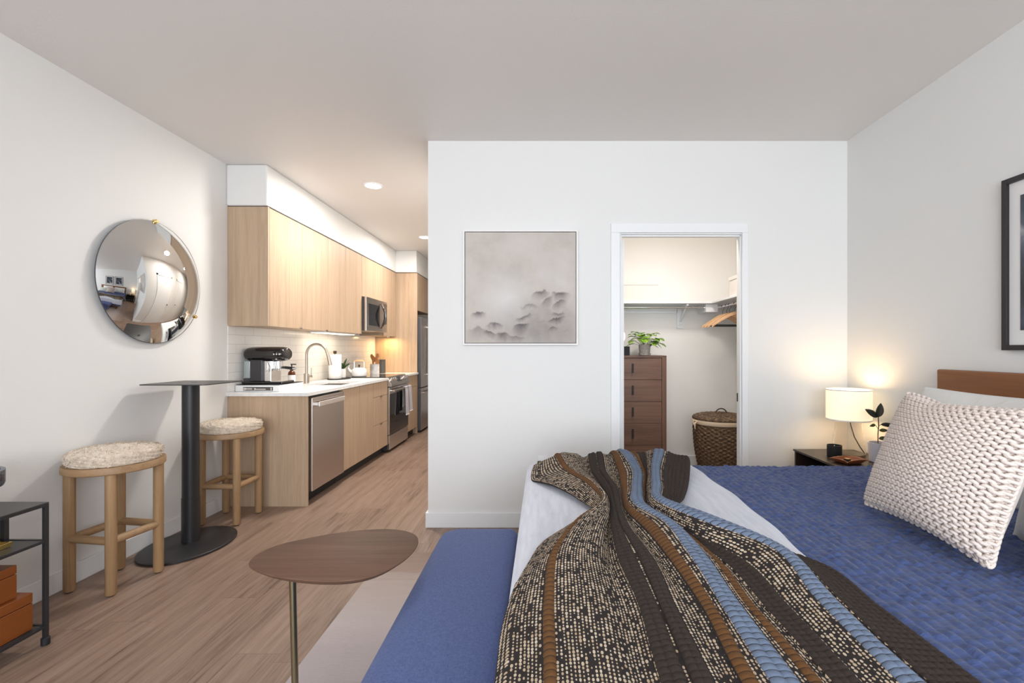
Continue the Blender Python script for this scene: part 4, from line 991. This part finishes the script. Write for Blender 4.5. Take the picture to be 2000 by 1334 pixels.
# ------------------------------------------------------------------ nightstand and its things
nx0, nx1, ny0, ny1, nz = 1.71, 2.13, 2.56, 3.16, .580
ns = thing('nightstand', 'dark low nightstand between bed and corner wall', 'nightstand', (1.92, 2.87, 0))
part('top', MB().box(nx0, nx1, ny0, ny1, nz-.012, nz), 'nightstand_dark', ns, False, .001)
part('case', MB().box(nx0+.01, nx1, ny0, ny0+.016, .18, nz-.012).box(nx0+.01, nx1, ny1-.016, ny1, .18, nz-.012).box(nx1-.012, nx1, ny0, ny1, .18, nz-.012).box(nx0+.01, nx1, ny0, ny1, .18, .196), 'nightstand_dark', ns, False)
dr = part('drawer', MB().box(nx0+.012, nx1-.02, ny0+.018, ny1-.018, .20, .44), 'nightstand_in', ns, False)
for x in (nx0+.04, nx1-.04):
    for y in (ny0+.04, ny1-.04): part('leg', MB().cyl((x, y, 0), .014, 0, .18, 14), 'black_metal', ns)
lx, ly = 1.985, 3.0
lp = thing('table_lamp', 'glowing drum-shade table lamp with clear glass base', 'lamp', (lx, ly, nz))
part('glass_base', MB().lathe([(.094, nz+.0005), (.094, nz+.004), (.072, nz+.225), (.068, nz+.225), (.0895, nz+.010), (.0, nz+.010)], (lx, ly, 0), 48, cap=False), 'clear_glass', lp)
sh = part('shade', MB().lathe([(.124, .808), (.128, .808), (.128, 1.002), (.124, 1.002), (.124, .808)], (lx, ly, 0), 64, cap=False), 'shade_fabric', lp)
part('shade_rim', MB().lathe([(.1282, .806), (.1292, .806), (.1292, .813), (.1282, .813)], (lx, ly, 0), 64, cap=False), 'label_white', sh)
part('shade_rim', MB().lathe([(.1282, .997), (.1292, .997), (.1292, 1.004), (.1282, 1.004)], (lx, ly, 0), 64, cap=False), 'label_white', sh)
part('shade_spider', MB().tube([(lx-.124, ly, .99), (lx+.124, ly, .99)], .002, 6).tube([(lx, ly-.124, .99), (lx, ly+.124, .99)], .002, 6).tube([(lx, ly, .99), (lx, ly, .88)], .003, 6), 'chrome', lp)
part('bulb', MB().lathe([(.012, .84), (.028, .86), (.032, .885), (.024, .91), (.0, .92)], (lx, ly, 0), 24, cap=False), 'bulb', lp)
part('cord', MB().tube([(lx-.008, ly-.02, .83), (lx-.005, ly-.03, .77), (lx+.01, ly-.04, .70), (lx+.032, ly-.06, .64), (lx+.056, ly-.062, .605), (lx+.066, ly-.056, .5935)], .0032, 10), 'wire', lp)
pl_ = bpy.data.lights.new('lamp_bulb_light', 'POINT'); pl_.energy = 2.1; pl_.color = (1, .72, .42); pl_.shadow_soft_size = .06
po = bpy.data.objects.new('lamp_bulb_light', pl_); C.objects.link(po); po.parent = lp; po.location = (0, 0, .36)
cd = thing('candle', 'black jar candle on the nightstand in front of the lamp', 'candle', (1.845, 2.925, nz))
part('jar', MB().lathe([(.040, nz+.0005), (.042, nz+.003), (.042, nz+.076), (.038, nz+.076), (.038, nz+.062), (.0, nz+.062)], (1.845, 2.925, 0), 36, cap=False), 'black_matte', cd)
part('wick', MB().cyl((1.845, 2.925, 0), .0018, nz+.06, nz+.075, 8), 'label_white', cd)
# leather catchall tray with pinched pointed corners
lt = thing('catchall_tray', 'brown leather catchall tray with pinched corners', 'tray', (1.835, 2.775, nz))
tx, ty_, ta = 1.835, 2.775, math.radians(18)
def trayf(U, V):
    A = U*2-1; B = V*2-1
    rad = np.maximum(np.abs(A), np.abs(B)); cor = np.abs(A*B)
    lift = np.clip((rad-.62)/.38, 0, 1)
    x = A*.085*(1-.10*lift)*(1+.12*cor**6); y = B*.062*(1-.10*lift)*(1+.12*cor**6)
    z = nz+.003+.026*lift**1.3*(1-.35*cor**4)
    return tx+x*math.cos(ta)-y*math.sin(ta), ty_+x*math.sin(ta)+y*math.cos(ta), z
grid('tray_body', trayf, 40, 40, 'leather', lt, solid=.003)
pk = thing('round_tin', 'tiny dark round tin lying in the leather tray', 'tin', (1.835, 2.785, nz+.005))
part('tin_body', MB().cyl((1.835, 2.785, 0), .019, nz+.005, nz+.022, 28, b=.001), 'black_metal', pk)
part('tin_band', MB().cyl((1.835, 2.785, 0), .0175, nz+.022, nz+.0245, 28), 'brass', pk)
# rubber plant
rx, ry2 = 2.035, 2.80
rp = thing('rubber_plant', 'small dark-leaved rubber plant in pale lavender pot on the nightstand', 'plant', (rx, ry2, nz))
part('pot', MB().lathe([(.046, nz+.0005), (.049, nz+.003), (.056, nz+.118), (.051, nz+.118), (.049, nz+.102)], (rx, ry2, 0), 40), 'lavender_pot', rp)
part('soil', MB().cyl((rx, ry2, 0), .049, nz+.098, nz+.104), 'soil', rp)
part('stem', MB().tube([(rx-.005, ry2, nz+.10), (rx-.004, ry2, nz+.17), (rx, ry2, nz+.215), (rx-.002, ry2, nz+.275)], .0028, 8).tube([(rx-.003, ry2, nz+.20), (rx-.018, ry2, nz+.222)], .0015, 6).tube([(rx-.002, ry2, nz+.215), (rx+.014, ry2, nz+.226)], .0015, 6), 'stem', rp)
cu_ = Vector((.30, -1, 0.15))   # leaves turn their faces to the room
leaves('leaf', ['leaf_rubber', 'leaf_rubber', 'leaf_olive', 'leaf_rubber', 'leaf_olive', 'leaf_olive'], rp, [
    ((rx-.003, ry2, nz+.272), (-.85, -.1, .48), .100, .040, .0, cu_, .1),
    ((rx-.001, ry2, nz+.270), (.12, -.05, 1), .088, .064, .0, cu_, .05),
    ((rx-.018, ry2, nz+.222), (-1, -.1, .10), .040, .019, .25, cu_, .1),
    ((rx+.012, ry2, nz+.226), (1, -.15, .08), .095, .026, .25, cu_, .1),
    ((rx+.003, ry2, nz+.190), (1, -.1, .12), .052, .022, .1, cu_, .1),
    ((rx+.000, ry2, nz+.140), (1, -.1, .25), .055, .024, .2, cu_, .1)], .0015)

# ------------------------------------------------------------------ wall art
af = thing('abstract_painting', 'square misty grey abstract painting in thin white frame', 'painting', (-.165, YA, 1.70))
ax0, ax1, az0, az1 = -.567, .240, 1.293, 2.100
part('frame', MB().box(ax0, ax0+.011, YA-.042, YA-.002, az0, az1).box(ax1-.011, ax1, YA-.042, YA-.002, az0, az1).box(ax0+.011, ax1-.011, YA-.042, YA-.002, az0, az0+.011).box(ax0+.011, ax1-.011, YA-.042, YA-.002, az1-.011, az1).box(ax0+.01, ax1-.01, YA-.012, YA-.002, az0+.01, az1-.01), 'art_frame', af, False)
part('gap_liner', MB().box(ax0+.011, ax1-.011, YA-.022, YA-.012, az0+.011, az1-.011), 'art_gap', af, False)
grid('canvas', lambda U, V: (ax0+.0155+(ax1-ax0-.031)*U, YA-.036+0*U, az0+.0155+(az1-az0-.031)*V), 2, 2, 'painting', af, smooth=False, solid=.003)
for (yc, lab) in ((1.842, 'black framed picture above the headboard, cut by the right picture edge'), (1.12, 'black framed picture above the headboard, farther from the lamp')):
    pf = thing('framed_picture', lab, 'picture', (XR, yc, 1.65), 'pictures above the headboard')
    ya_, yb_, za, zb = yc-.30, yc+.30, 1.259, 2.045; fw = .024
    part('frame', MB().box(XR-.030, XR-.001, ya_, ya_+fw, za, zb).box(XR-.030, XR-.001, yb_-fw, yb_, za, zb).box(XR-.030, XR-.001, ya_+fw, yb_-fw, za, za+fw).box(XR-.030, XR-.001, ya_+fw, yb_-fw, zb-fw, zb), 'picture_frame_black', pf, False, .001)
    part('mat_board', MB().box(XR-.016, XR-.002, ya_+fw, yb_-fw, za+fw, zb-fw), 'mat_board', pf, False)
    part('print', MB().box(XR-.018, XR-.016, ya_+.075, yb_-.075, za+.09, zb-.09), 'photo_print', pf, False)

# ------------------------------------------------------------------ closet contents
SZ = 1.753
sh_ = part('closet_shelf', MB().box(.402, 2.088, 4.72, 5.018, SZ-.02, SZ).box(1.72, 2.088, 3.45, 4.72, SZ-.02, SZ), 'trim_paint', None, False, .002); tag(sh_, 'white L-shaped closet shelf around the back corner', 'shelf')
cl = part('shelf_cleat', MB().box(.402, 1.45, 5.000, 5.019, SZ-.10, SZ-.021).box(2.07, 2.089, 3.45, 5.0, SZ-.10, SZ-.021), 'trim_paint', sh_, False, .001)
part('shelf_bracket', MB().box(1.445, 1.515, 5.0, 5.019, 1.49, SZ-.021).box(1.470, 1.490, 4.74, 5.0, SZ-.04, SZ-.021).tube([(1.48, 4.995, 1.56), (1.48, 4.77, 1.715)], .009, 8).box(1.465, 1.495, 4.985, 5.0, 1.53, SZ-.03), 'trim_paint', sh_, False)
part('corner_block', MB().box(1.675, 1.800, 4.76, 5.018, SZ-.105, SZ-.021), 'trim_paint', sh_, False, .002)
r1 = thing('closet_rod', 'chrome hanging rod under the back closet shelf', 'rod', (1.0, 4.80, 1.70))
part('rod', MB().cyl((0, 4.80, 1.697), .0125, .402, 1.674, 18, 'x'), 'chrome', r1); part('flange', MB().cyl((0, 4.80, 1.697), .024, 1.668, 1.675, 18, 'x'), 'chrome', r1)
r2 = thing('closet_rod', 'chrome hanging rod on the right closet side carrying the hangers', 'rod', (1.81, 4.2, 1.70))
part('rod', MB().cyl((1.81, 0, 1.697), .0125, 3.47, 5.018, 18, 'y'), 'chrome', r2)
hg = thing('clothes_hanger', 'x', 'hanger', (0, 0, 0), 'wooden hangers on the side rod')
b = MB(); n_ = 15; vs = []; fs = []
for i in range(n_):
    q = -1+2*i/(n_-1); x = q*.215; z = -.085-.125*abs(q)**1.25 ; th = .020*(1-.35*abs(q))
    for (dy, dz) in ((-.006, -th), (.006, -th), (.006, th*.6), (-.006, th*.6)): vs.append((x, dy, z+dz))
for i in range(n_-1):
    for k in range(4): fs.append((i*4+k, i*4+(k+1) % 4, (i+1)*4+(k+1) % 4, (i+1)*4+k))
fs += [(0,1,2,3), ((n_-1)*4, (n_-1)*4+1, (n_-1)*4+2, (n_-1)*4+3)]
part('shoulder', b.add(vs, fs), 'hanger_wood', hg, True, .002)
part('bar', MB().tube([(-.195, 0, -.20), (.195, 0, -.20)], .004, 8), 'black_metal', hg)
hk = [(.0, 0, -.075), (.0, 0, -.045)] + [(.017*math.sin(a)*-1+.0, 0, -.003+.0175*-math.cos(a)) for a in np.linspace(-.3, 4.0, 12)]
part('hook', MB().tube([(0,0,-.08), (0,0,-.045), (.012,0,-.028), (.0165,0,-.008), (.013,0,.009), (0,0,.0168), (-.012,0,.010), (-.0165,0,-.004)], .0019, 8), 'black_metal', hg)
hl = ['wooden hanger deepest in the closet, leftmost of the row', 'wooden hanger second from the deepest on the side rod', 'wooden hanger third from the deepest on the side rod', 'wooden hanger nearest the doorway on the side rod']
for i, (y, ry_a) in enumerate(((4.66, .04), (4.56, -.03), (4.49, .05), (4.36, -.04))):
    h_ = hg if i == 0 else dup(hg, (0,0,0)); h_.location = (1.81, y, 1.695); h_.rotation_euler = (0, 0, ry_a); h_['label'] = hl[i]
def sbox(x0, x1, y0, y1, z1, lab):
    t_ = thing('storage_box', lab, 'box', ((x0+x1)/2, (y0+y1)/2, SZ), 'fabric boxes on the closet shelf')
    part('body', MB().box(x0+.006, x1-.006, y0+.006, y1-.006, SZ+.0005, z1-.03, .003), 'storage_box', t_, False)
    part('lid', MB().box(x0, x1, y0, y1, z1-.034, z1, .003), 'storage_box', t_, False)
sbox(.55, 1.185, 4.74, 5.0, SZ+.205, 'cream fabric storage box on the back closet shelf, left side')
sbox(1.74, 2.06, 3.75, 4.34, SZ+.185, 'cream fabric storage box on the right-hand closet shelf')
# dresser
ds = thing('tall_dresser', 'tall walnut chest of drawers with black bar pulls in the closet', 'dresser', (.89, 4.8, 0))
dx0, dx1, dy0, dy1, dz = .60, 1.222, 4.585, 5.0, 1.200
part('case', MB().box(dx0, dx0+.035, dy0, dy1, .05, dz-.022).box(dx1-.045, dx1, dy0, dy1, .05, dz-.022).box(dx0+.035, dx1-.045, dy1-.02, dy1, .06, dz-.022).box(dx0+.035, dx1-.045, dy0+.02, dy1-.02, .06, .08), 'walnut_z', ds, False, .001)
part('top', MB().box(dx0, dx1, dy0, dy1, dz-.022, dz), 'walnut_x', ds, False, .001)
zz = dz-.026
for k in range(5):
    d_ = part('drawer', MB().box(dx0+.038, dx1-.048, dy0+.003, dy0+.35, zz-.2135, zz), 'walnut_x', ds, False, .001)
    part('bar_pull', MB().box(.878, .893, dy0-.018, dy0-.008, zz-.145, zz-.055).box(.878, .893, dy0-.009, dy0+.003, zz-.145, zz-.135).box(.878, .893, dy0-.009, dy0+.003, zz-.065, zz-.055), 'black_matte', d_, False)
    zz -= .217
for x in (dx0+.02, dx1-.02):
    for y in (dy0+.03, dy1-.03): part('leg', MB().box(x-.015, x+.015, y-.015, y+.015, 0, .05), 'walnut_z', ds, False)
# pothos in ribbed pot
qx, qy = 1.028, 4.70
ph = thing('potted_plant', 'bright green leafy plant in ribbed grey pot on the dresser', 'plant', (qx, qy, dz))
part('saucer', MB().lathe([(.048, dz+.0005), (.060, dz+.004), (.062, dz+.022), (.056, dz+.022), (.054, dz+.010), (.0, dz+.010)], (qx, qy, 0), 36, cap=False), 'stone_pot', ph)
part('pot', MB().lathe([(.048, dz+.011), (.053, dz+.016), (.060, dz+.112), (.055, dz+.112), (.053, dz+.098)], (qx, qy, 0), 36), 'stone_pot', ph)
part('soil', MB().cyl((qx, qy, 0), .053, dz+.095, dz+.100), 'soil', ph)
rs = random.Random(5); sp1 = []; sp2 = []; bst = MB()
for i in range(34):
    a = i*2.399+rs.random()*.4; el = .15+1.15*rs.random(); L0 = .05+.10*rs.random()
    dv = Vector((math.cos(a)*math.cos(el), math.sin(a)*math.cos(el), math.sin(el)))
    bp = Vector((qx, qy, dz+.10))+dv*L0
    bst.tube([(qx+.02*math.cos(a), qy+.02*math.sin(a), dz+.098), tuple(bp)], .0014, 5)
    sp1.append((tuple(bp), tuple(dv*.7+Vector((math.cos(a)*.6, math.sin(a)*.6-.25, -.05))), .082+.035*rs.random(), .085+.02*rs.random(), .45))
sp1.append(((qx+.04, qy-.02, dz+.15), (1, -.5, -.1), .13, .075, .5))
sp1.append(((qx-.04, qy-.02, dz+.17), (-1, -.5, .25), .13, .07, .3))
leaves('leaf', ['leaf_bright'], ph, sp1); part('stems', bst, 'leaf_dark', ph)
mr2 = thing('vanity_mirror', 'small round mirror on black block at the dresser left edge', 'mirror', (.795, 4.72, dz))
part('block', MB().box(.72, .87, 4.66, 4.78, dz+.0005, dz+.092), 'black_matte', mr2, False, .002)
part('disc', MB().lathe([(.088, -.004), (.09, 0), (.088, .004)], (.748, 4.72, dz+.195), 48, axis='y'), 'steel', mr2)
# basket hamper
hx, hy = 1.725, 4.50
hb = thing('woven_hamper', 'round dark woven lidded hamper with cream liner band', 'basket', (hx, hy, 0))
def bask(U, V):
    a = U*2*PI; z = .005+V*.565
    r = .165+.092*np.sin(np.clip(V, 0, 1)**.75*PI*.52)
    nA, nZ = 44, 30
    wv = np.sin(a*nA/2)*np.sin(V*nZ*PI)
    r = r+.0055*np.sign(wv)*np.abs(wv)**.6
    return hx+r*np.cos(a), hy+r*np.sin(a), z
grid('basket_body', bask, 353, 181, 'basket_weave', hb)
def lidf(U, V):
    a = U*2*PI; r = .262*(1-V)+.002; z = .598+.050*np.sqrt(np.clip(1-(r/.262)**2, 0, 1))*.9
    wv = np.sin(a*22+np.floor(V*12)*PI/2)*np.sin(V*12*PI); return hx+r*np.cos(a), hy+r*np.sin(a), z+.004*wv
ld = grid('lid', lidf, 241, 90, 'basket_weave', hb)
part('lid_rim', MB().lathe([(.257, .585), (.264, .588), (.264, .602), (.257, .604)], (hx, hy, 0), 64, cap=False), 'basket_weave', ld)
part('lid_handle', MB().tube([(hx+.055*math.cos(a), hy-.02, .632+.055*math.sin(a)) for a in np.linspace(0, PI, 14)], .006, 10), 'wire', ld)
part('liner_band', MB().lathe([(.262, .545), (.266, .55), (.266, .580), (.260, .584), (.250, .584)], (hx, hy, 0), 64, cap=False), 'liner', hb)
part('liner_bow', MB().tube([(hx-.25, hy-.08, .575), (hx-.285, hy-.10, .555), (hx-.28, hy-.10, .50)], .008, 8, taper=[.006, .010, .003]).tube([(hx-.25, hy-.08, .575), (hx-.30, hy-.09, .585), (hx-.295, hy-.10, .545)], .008, 8, taper=[.006, .011, .006]), 'liner', hb)
